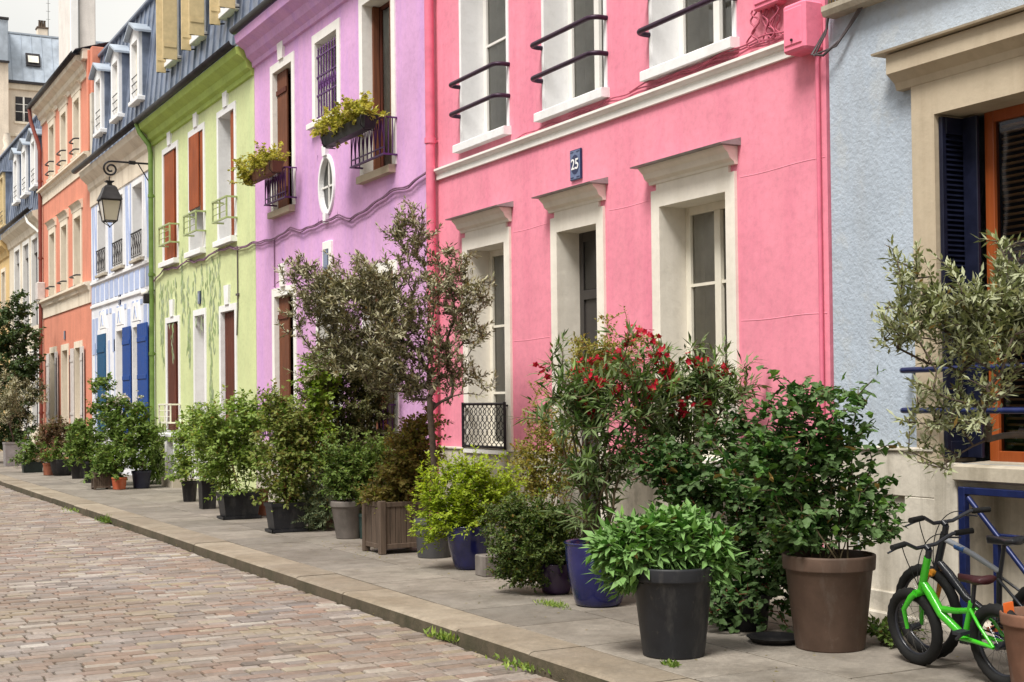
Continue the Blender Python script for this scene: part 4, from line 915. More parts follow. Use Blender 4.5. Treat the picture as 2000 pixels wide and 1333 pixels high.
# ================================================================== DISTANT BUILDINGS
def far_block():
    r = empty('apartment_block', (17, 104, 0), 'distant cream apartment block with pale zinc roof and skylight at the street end', 'building')
    x0, x1, Y = 14.4, 26, 104.0; ze = 25.2
    b = mb('far_wall'); b.box(x0, x1, Y, Y+10, -.1, ze); b.box(8, x0-.01, Y-.6, Y+10, -.1, 26.4); b.build('wall', r)
    c = mb('cream_trim'); c.box(x0, x1, Y-.18, Y-.01, ze-.55, ze-.1, .04); c.box(x0, x1, Y-.2, Y-.01, 21.2, 21.45, .04); c.build('cornice', r)
    z = mb('zinc_light'); z.add([(x0, Y-.2, ze), (x1, Y-.2, ze), (x1, Y+1.3, ze+3.9), (x0, Y+1.3, ze+3.9), (x0, Y+10, ze), (x1, Y+10, ze)], [(0, 1, 2, 3), (3, 2, 5, 4), (0, 3, 4), (1, 5, 2)])
    for k in range(14): x = x0+.35+k*.72; z.add([(x, Y-.25, ze), (x+.04, Y-.25, ze), (x+.04, Y+1.25, ze+3.9), (x, Y+1.25, ze+3.9), (x, Y-.2, ze-.03), (x+.04, Y-.2, ze-.03), (x+.04, Y+1.3, ze+3.87), (x, Y+1.3, ze+3.87)], [(0, 1, 2, 3), (0, 4, 5, 1), (0, 3, 7, 4), (1, 5, 6, 2)])
    z.box(x0, x1, Y+1.22, Y+1.3, ze+3.85, ze+3.97); z.box(8, x0-.02, Y-.7, Y+3, 26.4, 29.5, .05); z.mat('gutter'); z.box(x0-.05, x1, Y-.36, Y-.22, ze-.12, ze+.06); z.box(8, x0+.04, Y-.85, Y-.71, 26.35, 26.5); z.box(8, x0+.02, Y-.8, Y+3.1, 29.5, 29.65)
    rf = z.build('roof', r)
    s = mb('gutter'); o_ = .18; g0, g1 = .385*1.35, .385*2.35
    s.add([(15.75, Y+g0-.2-o_, ze+1.35), (16.75, Y+g0-.2-o_, ze+1.35), (16.75, Y+g1-.2-o_, ze+2.35), (15.75, Y+g1-.2-o_, ze+2.35), (15.75, Y+g0, ze+1.3), (16.75, Y+g0, ze+1.3), (16.75, Y+g1, ze+2.3), (15.75, Y+g1, ze+2.3)], [(0, 1, 2, 3), (0, 4, 5, 1), (1, 5, 6, 2), (3, 7, 4, 0), (2, 6, 7, 3)])
    s.mat('curtain'); s.add([(15.88, Y+g0-.2-o_-.0, ze+1.6), (16.62, Y+g0-.2-o_, ze+1.6), (16.62, Y+g1-.32-o_, ze+2.15), (15.88, Y+g1-.32-o_, ze+2.15)], [(0, 1, 2, 3)]); s.build('skylight', rf)
    ch = mb('far_wall'); ch.box(16.75, 17.5, Y+1.5, Y+2.2, ze+3.6, ze+4.55, .05); ch.mat('oldwood'); ch.box(16.7, 17.55, Y+1.45, Y+2.25, ze+4.55, ze+4.65)
    for x in (16.95, 17.12, 17.3): ch.lathe([(.10, 0), (.08, .5), (.11, .55)], (x, Y+1.85, ze+4.65), 10)
    ch.build('chimney', rf)
    a = mb('antenna'); a.tube([(17.6, Y+2.0, ze+3.5), (17.6, Y+2.0, ze+9)], .025, 5)
    for k in range(4): a.tube([(17.45, Y+2.0, ze+5.4+k*.6), (17.75, Y+2.0, ze+5.4+k*.6)], .015, 4)
    a.build('antenna', rf)
    for (x, zz) in ((14.95, 22.45), (17.2, 22.45), (19.4, 22.45), (14.95, 19.0), (17.2, 19.0), (19.4, 19.0)):
        f = mb('cream_trim'); f.box(x-.1, x+1.22, Y-.10, Y-.005, zz-.28, zz-.1, .02); f.mat('gutter'); f.box(x, x+1.12, Y-.05, Y-.003, zz-.08, zz+1.7); f.mat('pvc_white'); f.box(x+.50, x+.62, Y-.085, Y-.045, zz-.08, zz+1.7)
        for k in (.6, 1.15): f.box(x, x+1.12, Y-.075, Y-.046, zz+k-.02, zz+k+.02)
        f.mat('iron')
        for k in range(9): f.tube([(x+.06+k*.12, Y-.12, zz-.08), (x+.06+k*.12, Y-.12, zz+.5)], .012, 4)
        f.build('window', r)
far_block()
def tower():
    r = empty('tower_block', (14, 80, 0), 'plain off-white rendered tower rising behind the orange house', 'building')
    b = mb('tower_wall'); b.box(13.98, 15.30, 77, 80.8, -.1, 46, .05); b.build('wall', r)
    p = mb('white_trim'); p.box(13.92, 14.34, 76.80, 76.995, 2, 46, .03); p.mat('antenna'); p.tube([(14.38, 76.93, 2), (14.38, 76.93, 46)], .05, 6); p.build('pilaster', r)
tower()
c_ = mb('far_wall'); c_.box(8.42, 8.72, 61.8, 62.4, 8, 12.6, .03); c_.lathe([(.12, 0), (.20, .15), (.12, .3), (.18, .55), (.13, .8), (.15, .85)], (8.57, 62.1, 12.6), 12); c_.mat('far_wall')
tag(c_.build('chimney_stack'), 'cream chimney stack with clay pot behind the mansard of the cream house', 'chimney')

# houses on the other side of the street (mirrored in the panes)
OPP = [('cream_wall', 'cream'), ('yellow_wall', 'ochre'), ('blue_wall', 'blue-grey'), ('white_wall', 'white'), ('orange_wall', 'salmon'), ('cream_trim', 'sand'), ('white_trim', 'pale grey')]
for i, (m_, nm) in enumerate(OPP):
    a = -6+i*8.0; b = a+7.97; X = -6.4
    r = empty('row_house', (X, (a+b)/2, 0), nm+' two-storey house on the opposite side of the street', 'house')
    w_ = mb(m_); w_.box(X-8, X, a, b, -.1, 7.9); w_.build('wall', r)
    z_ = mb('zinc'); z_.add([(X+.1, a, 7.9), (X+.1, b, 7.9), (X-1.2, b, 9.6), (X-1.2, a, 9.6), (X-8, a, 9.0), (X-8, b, 9.0), (X-8, a, 7.9), (X-8, b, 7.9)], [(0, 1, 2, 3), (3, 2, 5, 4), (0, 3, 4, 6), (1, 7, 5, 2)]); z_.build('roof', r)
    for q in range(3):
        for zz in (1.0, 4.7):
            y0 = a+.8+q*2.5; f = mb('white_trim'); f.box(X-.02, X+.05, y0-.12, y0+1.12, zz-.1, zz+2.35, .01); f.mat('dark_room'); f.box(X, X+.06, y0, y0+1.0, zz, zz+2.2); f.mat('pvc_white'); f.box(X, X+.07, y0+.46, y0+.54, zz, zz+2.2); f.build('window', r)

# name, label, category, group, pot (kind, x, y, height, top and bottom width, material), crown lobes (x, y, z, radii), leaf, twigs, stem radius, stems, flowers
PLANTS = [
 ('climbing_shrub', 'tall dark green bushy shrub growing up in front of the black-shuttered cream house', 'shrub', None, ('none', 5.91, 42.55, 0.0, 0.45, 0.45, ''), [(5.84, 42.87, 3.25, 0.82, 0.82, 1.81), (6.19, 42.37, 1.87, 0.68, 0.68, 1.39), (5.39, 42.8, 1.73, 0.98, 0.98, 1.96), (5.99, 42.66, 4.3, 0.62, 0.62, 0.95), (6.39, 42.24, 3.08, 0.42, 0.42, 1.14), (5.92, 42.53, 0.82, 0.98, 0.85, 0.65)], 'ivy', 1080, 0.02, 4, None),
 ('potted_olive', 'small grey-green standard tree in the grey square planter at the left edge', 'potted tree', 'potted olive trees', ('square', 5.69, 40.3, 0.66, 0.49, 0.46, 'greybox'), [(5.62, 40.3, 2.08, 0.49, 0.49, 0.59), (5.43, 40.41, 1.72, 0.43, 0.43, 0.53)], 'olive_far', 144, 0.02, 1, None),
 ('potted_olive', 'small brownish-green standard tree with thin trunk right of the grey square planter', 'potted tree', 'potted olive trees', ('round', 6.4, 42.02, 0.33, 0.39, 0.3, 'black'), [(6.39, 41.98, 2.14, 0.45, 0.45, 0.58), (6.22, 42.08, 1.57, 0.42, 0.42, 0.42)], 'olive_far', 132, 0.02, 1, None),
 ('potted_shrub', 'low bright green shrub in a dark rectangular trough beside the grey planter', 'potted plant', 'potted shrubs along the facades', ('rect', 5.52, 35.92, 0.26, 0.49, 0.44, 'darkgreen'), [(5.46, 35.94, 0.55, 0.46, 0.46, 0.37), (5.32, 36.02, 0.45, 0.31, 0.31, 0.28), (5.6, 35.86, 0.65, 0.25, 0.25, 0.25)], 'mid_far', 108, 0.008, 5, None),
 ('potted_shrub', 'reddish flowering shrub in the small terracotta pot against the orange house', 'potted plant', 'potted shrubs along the facades', ('round', 5.64, 34.21, 0.29, 0.29, 0.25, 'terra'), [(5.9, 34.04, 1.14, 0.48, 0.34, 0.27), (5.63, 34.19, 0.96, 0.27, 0.27, 0.29), (5.85, 34.08, 0.72, 0.4, 0.34, 0.27), (6.18, 33.9, 1.02, 0.21, 0.21, 0.27), (5.58, 34.23, 0.47, 0.19, 0.19, 0.21)], 'red_far', 204, 0.008, 5, None),
 ('potted_shrub', 'bushy green shrub in a wide black bowl before the orange house', 'potted plant', 'potted shrubs along the facades', ('bowl', 5.88, 33.82, 0.39, 0.56, 0.41, 'black'), [(5.82, 33.85, 0.53, 0.44, 0.27, 0.2), (6.08, 33.7, 0.74, 0.23, 0.23, 0.26)], 'bright_far', 72, 0.008, 5, None),
 ('potted_shrub', 'dark green shrub in a tapering black pot below the pale shutters', 'potted plant', 'potted shrubs along the facades', ('round', 5.92, 32.07, 0.47, 0.35, 0.26, 'black'), [(5.9, 32.07, 0.88, 0.28, 0.28, 0.45), (5.98, 32.02, 1.11, 0.22, 0.22, 0.22), (5.77, 32.14, 0.65, 0.2, 0.2, 0.25)], 'mid_far', 132, 0.008, 5, None),
 ('potted_shrub', 'leafy green shrub in the narrow black pot next to the stake-trained shrub', 'potted plant', 'potted shrubs along the facades', ('round', 5.81, 30.18, 0.46, 0.26, 0.2, 'black'), [(5.78, 30.18, 0.81, 0.29, 0.29, 0.45), (5.72, 30.21, 1.12, 0.16, 0.16, 0.21)], 'bright_far', 120, 0.008, 5, None),
 ('potted_climber', 'tall thin green climber on a pale stake before the white timbered house', 'potted plant', None, ('round', 5.82, 29.27, 0.32, 0.24, 0.19, 'black'), [(5.78, 29.25, 2.2, 0.15, 0.15, 0.18), (5.99, 29.14, 2.21, 0.15, 0.13, 0.1), (5.7, 29.3, 1.84, 0.1, 0.1, 0.13), (5.8, 29.25, 1.58, 0.15, 0.15, 0.33), (5.82, 29.25, 1.04, 0.21, 0.21, 0.44), (5.84, 29.25, 0.51, 0.18, 0.18, 0.28)], 'bright_far', 132, 0.008, 1, None),
 ('potted_shrub', 'white-flowering dark green shrub in front of the blue closed shutter', 'potted plant', 'potted shrubs along the facades', ('round', 6.03, 28.68, 0.23, 0.25, 0.21, 'black'), [(5.94, 28.7, 1.36, 0.39, 0.39, 0.36), (6.13, 28.6, 1.68, 0.23, 0.23, 0.25), (6.18, 28.59, 0.94, 0.3, 0.3, 0.45), (5.85, 28.77, 0.73, 0.23, 0.23, 0.34)], 'rose_far', 288, 0.008, 5, 'white'),
 ('potted_shrub', 'small low plant in the weathered wooden box on the pavement', 'potted plant', 'potted shrubs along the facades', ('crate', 5.55, 27.69, 0.34, 0.3, 0.28, 'oldwood'), [(5.53, 27.69, 0.42, 0.22, 0.22, 0.19)], 'mid_far', 54, 0.008, 5, None),
 ('potted_shrub', 'bushy lime green plant in the bright terracotta pot', 'potted plant', 'potted shrubs along the facades', ('round', 5.85, 27.43, 0.24, 0.31, 0.24, 'terra2'), [(5.81, 27.44, 0.52, 0.29, 0.29, 0.29), (5.69, 27.51, 0.32, 0.17, 0.16, 0.12), (5.91, 27.38, 0.77, 0.22, 0.22, 0.24)], 'bright_far', 96, 0.008, 5, None),
 ('potted_shrub', 'tall yellow-green shrub in a dark blue pot beside the green drainpipe', 'potted plant', 'potted shrubs along the facades', ('round', 6.3, 27.51, 0.35, 0.39, 0.31, 'navy'), [(6.23, 27.52, 1.26, 0.34, 0.34, 0.42), (6.38, 27.43, 1.57, 0.15, 0.15, 0.22), (6.17, 27.56, 0.86, 0.32, 0.32, 0.42), (6.44, 27.41, 1.06, 0.22, 0.22, 0.44), (6.29, 27.5, 0.55, 0.29, 0.29, 0.22)], 'bright_far', 264, 0.008, 5, None),
 ('grass_clump', 'dense dark green bamboo-like grasses against the foot of the green house', 'grasses', None, ('none', 7.0, 30.06, 0.0, 0.34, 0.34, ''), [(6.95, 28.84, 0.65, 0.21, 0.21, 0.65), (7.01, 28.58, 0.44, 0.12, 0.12, 0.46), (6.84, 28.9, 0.33, 0.16, 0.16, 0.39)], 'grass_far', 240, 0.004, 8, None),
 ('potted_shrub', 'yellow-green shrub in a round black pot right of the white pedestal', 'potted plant', 'potted shrubs along the facades', ('round', 6.12, 23.18, 0.35, 0.28, 0.21, 'black'), [(6.06, 23.2, 0.87, 0.27, 0.27, 0.36), (6.13, 23.15, 1.22, 0.25, 0.25, 0.27), (5.98, 23.24, 0.61, 0.19, 0.19, 0.21)], 'hazel_far', 204, 0.008, 5, None),
 ('potted_shrub', 'leafy plant in the tall square black planter before the green house', 'potted plant', 'potted shrubs along the facades', ('square', 5.94, 21.42, 0.45, 0.24, 0.21, 'black'), [(5.9, 21.42, 1.09, 0.29, 0.29, 0.29), (5.98, 21.39, 0.76, 0.23, 0.23, 0.23), (5.83, 21.45, 1.41, 0.25, 0.25, 0.25)], 'hazel_far', 180, 0.008, 5, None),
 ('potted_shrub', 'big bushy green shrub filling the black rectangular planter on a tray', 'potted plant', 'potted shrubs along the facades', ('recttray', 5.81, 19.29, 0.38, 0.56, 0.47, 'char'), [(5.7, 19.33, 1.28, 0.56, 0.56, 0.54), (5.41, 19.48, 1.36, 0.36, 0.36, 0.4), (6.03, 19.15, 1.35, 0.5, 0.5, 0.45), (5.57, 19.41, 0.84, 0.41, 0.41, 0.41), (6.03, 19.16, 0.91, 0.45, 0.45, 0.36), (6.32, 18.99, 1.57, 0.32, 0.32, 0.31), (5.83, 19.25, 1.65, 0.31, 0.3, 0.23), (5.8, 19.29, 0.5, 0.54, 0.26, 0.2)], 'hazel', 1215, 0.008, 5, None),
 ('empty_pot', 'small terracotta pot squeezed between the two black trough planters', 'flower pot', None, ('round', 6.26, 19.64, 0.39, 0.21, 0.17, 'terra'), [], 'hazel', 0, 0.008, 5, None),
 ('potted_shrub', 'red-tinged leafy shrub in the second black trough planter on a tray', 'potted plant', 'potted shrubs along the facades', ('recttray', 5.73, 16.94, 0.38, 0.49, 0.41, 'char'), [(5.73, 16.92, 1.18, 0.4, 0.4, 0.4), (5.64, 16.97, 0.85, 0.35, 0.35, 0.35), (5.91, 16.82, 1.38, 0.32, 0.32, 0.35), (5.96, 16.8, 0.91, 0.32, 0.32, 0.48), (5.73, 16.93, 0.59, 0.4, 0.27, 0.21), (5.56, 17.0, 1.58, 0.24, 0.24, 0.24)], 'redhazel', 868, 0.008, 5, None),
 ('potted_rosemary', 'grey-green feathery rosemary spilling over its low brown pot', 'potted plant', None, ('bowl', 6.27, 17.14, 0.2, 0.34, 0.26, 'brownpot'), [(6.1, 16.95, 0.47, 0.22, 0.22, 0.26), (6.31, 16.89, 0.53, 0.2, 0.2, 0.23), (6.14, 16.87, 0.24, 0.29, 0.29, 0.23), (6.01, 16.94, 0.28, 0.14, 0.14, 0.17)], 'needle', 504, 0.004, 12, None),
 ('potted_shrub', 'tall dense dark olive-green shrub behind the rosemary, as high as the purple windows', 'potted plant', 'potted shrubs along the facades', ('round', 6.63, 17.3, 0.27, 0.41, 0.34, 'black'), [(6.7, 17.22, 1.84, 0.54, 0.54, 0.63), (6.91, 17.1, 2.25, 0.47, 0.47, 0.55), (6.46, 17.35, 1.84, 0.33, 0.33, 0.47), (6.82, 17.17, 1.22, 0.55, 0.55, 0.55), (6.55, 17.32, 1.22, 0.4, 0.4, 0.47), (7.06, 17.04, 1.56, 0.32, 0.32, 0.63), (6.82, 17.18, 0.67, 0.4, 0.4, 0.4), (6.52, 17.34, 0.74, 0.32, 0.32, 0.4)], 'myrtle', 1950, 0.02, 3, None),
 ('potted_vine', 'bright light green vine climbing the left side of the dark shrub', 'vine', None, ('none', 6.43, 17.31, 0.0, 0.14, 0.14, ''), [(6.12, 16.87, 2.0, 0.14, 0.14, 0.33), (6.16, 16.86, 1.44, 0.13, 0.13, 0.39), (6.23, 16.84, 0.97, 0.16, 0.16, 0.29), (6.25, 16.8, 2.24, 0.14, 0.14, 0.17)], 'lime', 396, 0.006, 3, None),
 ('potted_shrub', 'dark leafy shrub with a pinkish top in the large grey tapering pot', 'potted plant', 'potted shrubs along the facades', ('round', 6.1, 15.7, 0.46, 0.46, 0.31, 'greypot'), [(6.09, 15.69, 0.73, 0.26, 0.26, 0.3), (5.93, 15.77, 0.95, 0.23, 0.23, 0.3), (6.15, 15.65, 0.95, 0.23, 0.23, 0.27), (6.01, 15.73, 0.57, 0.23, 0.14, 0.11)], 'mid', 461, 0.008, 5, None),
 ('potted_shrub', 'fresh green shrub in a dark green pot left of the wooden crate', 'potted plant', 'potted shrubs along the facades', ('round', 6.26, 15.51, 0.31, 0.22, 0.17, 'teal'), [(6.28, 15.48, 0.89, 0.27, 0.27, 0.34), (6.41, 15.4, 1.01, 0.17, 0.17, 0.21), (6.25, 15.5, 0.51, 0.21, 0.21, 0.27), (6.17, 15.54, 0.76, 0.14, 0.14, 0.29)], 'bright', 546, 0.008, 5, None),
 ('potted_shrub', 'orange-brown leaved shrub in the square wooden crate planter', 'potted plant', 'potted shrubs along the facades', ('crate', 6.0, 14.03, 0.58, 0.55, 0.52, 'oldwood'), [(6.14, 13.93, 1.12, 0.26, 0.26, 0.37), (6.21, 13.9, 0.83, 0.2, 0.2, 0.27), (6.04, 13.99, 0.83, 0.22, 0.22, 0.22), (6.01, 14.01, 0.66, 0.28, 0.18, 0.13), (6.29, 13.85, 1.29, 0.12, 0.12, 0.21), (5.94, 14.05, 0.61, 0.18, 0.13, 0.1)], 'copper', 806, 0.008, 5, None),
 ('potted_olive', 'large olive tree with slender leaning trunk and spreading grey-green crown', 'potted tree', 'potted olive trees', ('round', 6.12, 13.27, 0.41, 0.43, 0.35, 'greypot2'), [(5.84, 13.36, 2.56, 0.59, 0.59, 0.65), (5.41, 13.59, 2.89, 0.47, 0.47, 0.39), (5.12, 13.75, 2.62, 0.41, 0.41, 0.41), (4.93, 13.84, 2.89, 0.28, 0.28, 0.26), (5.99, 13.27, 3.32, 0.35, 0.35, 0.29), (5.85, 13.34, 3.65, 0.19, 0.19, 0.24), (6.28, 13.12, 2.88, 0.35, 0.35, 0.41), (6.57, 12.97, 2.76, 0.27, 0.26, 0.2), (6.18, 13.19, 2.12, 0.35, 0.35, 0.33), (5.31, 13.65, 2.18, 0.42, 0.42, 0.38), (5.7, 13.45, 2.12, 0.35, 0.35, 0.38), (6.37, 13.08, 2.44, 0.24, 0.24, 0.26), (4.84, 13.89, 3.11, 0.18, 0.18, 0.15), (5.99, 13.3, 1.85, 0.31, 0.23, 0.18), (5.17, 13.71, 3.0, 0.35, 0.31, 0.24), (6.4, 13.08, 1.87, 0.24, 0.14, 0.11)], 'olive', 1812, 0.036, 1, ('fork', 6.0, 13.07, 1.71)),
 ('potted_nandina', 'bright yellow-green shrub with layered sprays in a cobalt blue pot', 'potted plant', None, ('vase', 5.97, 12.12, 0.43, 0.45, 0.26, 'cobalt'), [(5.92, 12.13, 0.77, 0.39, 0.27, 0.21), (5.67, 12.27, 0.64, 0.25, 0.16, 0.12), (6.16, 12.0, 0.86, 0.26, 0.26, 0.2), (5.72, 12.24, 0.92, 0.22, 0.13, 0.1), (5.99, 12.09, 0.99, 0.26, 0.13, 0.1), (5.65, 12.28, 0.42, 0.2, 0.18, 0.14), (6.3, 11.93, 0.76, 0.14, 0.14, 0.11), (6.03, 12.08, 0.51, 0.27, 0.16, 0.12), (5.61, 12.3, 0.77, 0.16, 0.1, 0.08), (5.92, 12.14, 0.62, 0.33, 0.24, 0.19)], 'nandina', 680, 0.006, 7, None),
 ('potted_boxwood', 'rounded small-leaved shrub with yellow tips beside the blue pots', 'potted plant', None, ('vase', 5.84, 10.18, 0.26, 0.32, 0.22, 'purplepot'), [(5.62, 10.29, 0.44, 0.36, 0.36, 0.29), (5.78, 10.2, 0.61, 0.26, 0.26, 0.21), (5.55, 10.32, 0.66, 0.24, 0.21, 0.16), (5.85, 10.16, 0.35, 0.2, 0.2, 0.24), (5.47, 10.37, 0.31, 0.16, 0.16, 0.19), (5.7, 10.25, 0.22, 0.28, 0.21, 0.16)], 'box', 1800, 0.006, 8, None),
 ('potted_shrub', 'wispy yellow and orange tipped shrub behind the boxwood', 'potted plant', 'potted shrubs along the facades', ('round', 6.94, 12.22, 0.16, 0.31, 0.23, 'black'), [(6.88, 12.22, 1.4, 0.25, 0.25, 0.34), (7.01, 12.16, 1.04, 0.28, 0.28, 0.34), (6.87, 12.24, 0.77, 0.28, 0.28, 0.23), (6.52, 10.58, 2.03, 0.22, 0.22, 0.25), (6.89, 10.39, 2.12, 0.08, 0.08, 0.27), (6.45, 10.62, 2.26, 0.06, 0.06, 0.2), (6.63, 10.53, 2.24, 0.06, 0.06, 0.17), (6.73, 10.48, 1.94, 0.2, 0.2, 0.25), (6.61, 10.77, 1.71, 0.31, 0.31, 0.31), (6.74, 12.3, 1.09, 0.14, 0.14, 0.23)], 'spiraea', 672, 0.005, 9, None),
 ('potted_oleander', 'large red-flowering oleander growing from the tall cobalt vase', 'potted plant', 'potted oleanders', ('vase', 5.8, 9.43, 0.51, 0.53, 0.36, 'cobalt'), [(5.74, 9.44, 1.58, 0.36, 0.36, 0.31), (5.59, 9.51, 1.66, 0.26, 0.26, 0.29), (5.92, 9.34, 1.66, 0.36, 0.36, 0.36), (5.74, 9.45, 1.16, 0.36, 0.35, 0.27), (5.52, 9.55, 1.99, 0.18, 0.17, 0.13), (6.1, 9.24, 1.82, 0.25, 0.25, 0.25), (5.92, 9.35, 1.16, 0.31, 0.31, 0.27), (5.77, 9.43, 0.79, 0.27, 0.27, 0.22), (6.03, 9.29, 1.32, 0.27, 0.27, 0.27), (5.52, 9.56, 1.41, 0.2, 0.2, 0.27)], 'oleander', 322, 0.011, 12, 'redflower'),
 ('potted_oleander', 'second red-flowering oleander standing behind, before the widest pink house window', 'potted plant', 'potted oleanders', ('round', 6.6, 9.42, 0.17, 0.38, 0.3, 'black'), [(6.64, 9.36, 1.74, 0.4, 0.3, 0.23), (6.45, 9.46, 1.87, 0.28, 0.24, 0.18), (6.83, 9.26, 1.73, 0.23, 0.23, 0.23), (6.68, 9.35, 1.44, 0.37, 0.3, 0.23), (6.49, 9.45, 1.48, 0.28, 0.28, 0.23), (7.17, 9.09, 1.64, 0.16, 0.16, 0.14), (6.87, 9.25, 1.35, 0.18, 0.18, 0.18)], 'oleander', 260, 0.011, 12, 'redflower'),
 ('potted_shrub', 'dome of fresh green pointed leaves in the large dark grey pot in front', 'potted plant', 'potted shrubs along the facades', ('round', 5.08, 7.34, 0.58, 0.55, 0.4, 'char'), [(5.01, 7.37, 0.73, 0.33, 0.22, 0.17), (4.8, 7.48, 0.63, 0.19, 0.19, 0.15), (5.24, 7.24, 0.69, 0.18, 0.18, 0.16), (5.04, 7.35, 0.84, 0.27, 0.13, 0.1), (4.74, 7.51, 0.7, 0.13, 0.13, 0.11), (4.98, 7.38, 0.56, 0.27, 0.13, 0.1), (5.3, 7.21, 0.56, 0.1, 0.1, 0.1)], 'lance', 720, 0.006, 12, None),
 ('potted_shrub', 'dark green trailing shrub spilling down between the grey and the brown pot', 'potted plant', 'potted shrubs along the facades', ('round', 6.09, 7.91, 0.26, 0.4, 0.33, 'black'), [(6.27, 7.97, 0.9, 0.32, 0.32, 0.32), (6.1, 8.23, 1.04, 0.31, 0.31, 0.25), (5.92, 8.43, 1.08, 0.25, 0.25, 0.21), (6.11, 7.95, 0.54, 0.28, 0.28, 0.28), (6.15, 7.82, 0.25, 0.24, 0.23, 0.17), (5.95, 7.92, 0.22, 0.18, 0.17, 0.13), (6.31, 7.79, 0.47, 0.2, 0.2, 0.24), (5.85, 8.59, 1.19, 0.21, 0.21, 0.18), (6.23, 8.15, 1.38, 0.2, 0.2, 0.2)], 'bramble', 630, 0.006, 9, None),
 ('potted_shrub', 'tall airy shrub with lobed green leaves in the big brown rimmed pot', 'potted plant', 'potted shrubs along the facades', ('round', 6.1, 7.01, 0.62, 0.61, 0.45, 'brown'), [(5.98, 7.05, 1.37, 0.33, 0.33, 0.29), (5.74, 7.17, 1.44, 0.23, 0.23, 0.22), (5.92, 7.08, 1.57, 0.27, 0.18, 0.14), (6.16, 6.96, 1.17, 0.29, 0.29, 0.23), (6.04, 7.02, 0.96, 0.38, 0.32, 0.25), (6.31, 6.88, 1.03, 0.16, 0.16, 0.17), (5.92, 7.09, 0.86, 0.3, 0.3, 0.23), (6.22, 6.93, 0.79, 0.27, 0.18, 0.14), (5.8, 7.15, 1.14, 0.23, 0.23, 0.23), (6.26, 6.89, 1.6, 0.07, 0.07, 0.08), (6.16, 6.95, 1.37, 0.15, 0.15, 0.15), (5.67, 7.22, 1.24, 0.15, 0.15, 0.19), (6.4, 6.84, 0.86, 0.09, 0.09, 0.08), (6.04, 7.03, 0.66, 0.23, 0.1, 0.08)], 'currant', 460, 0.007, 12, None),
 ('potted_olive', 'silvery olive tree reaching in from the right edge beside the blue shutters', 'potted tree', 'potted olive trees', ('round', 6.14, 5.33, 0.45, 0.42, 0.3, 'terra3'), [(5.89, 5.42, 2.14, 0.2, 0.2, 0.18), (5.66, 5.54, 2.17, 0.16, 0.16, 0.13), (6.01, 5.35, 2.25, 0.14, 0.14, 0.17), (5.54, 5.61, 2.32, 0.1, 0.1, 0.09), (5.49, 5.64, 1.86, 0.11, 0.11, 0.13), (5.96, 5.38, 2.42, 0.09, 0.09, 0.07), (5.69, 5.53, 1.95, 0.16, 0.15, 0.11), (5.81, 5.47, 1.69, 0.19, 0.13, 0.1), (5.56, 5.61, 1.66, 0.12, 0.12, 0.13), (5.64, 5.57, 1.49, 0.12, 0.12, 0.11), (6.16, 5.28, 2.08, 0.17, 0.17, 0.23), (6.04, 5.35, 1.91, 0.14, 0.13, 0.1), (5.65, 5.57, 1.31, 0.05, 0.05, 0.06), (5.49, 5.64, 2.09, 0.1, 0.1, 0.1), (5.96, 5.39, 2.0, 0.17, 0.15, 0.11)], 'olive2', 508, 0.019, 1, ('fork', 6.49, 5.61, 1.68)),
 ('weed_clump', 'low dark green weed growing at the foot of the wall beside the brown pot', 'weed', None, ('none', 6.47, 6.91, 0.0, 0.1, 0.1, ''), [(6.47, 6.91, 0.07, 0.13, 0.11, 0.08), (6.53, 6.87, 0.1, 0.07, 0.07, 0.08)], 'weedleaf', 72, 0.003, 8, None),
]

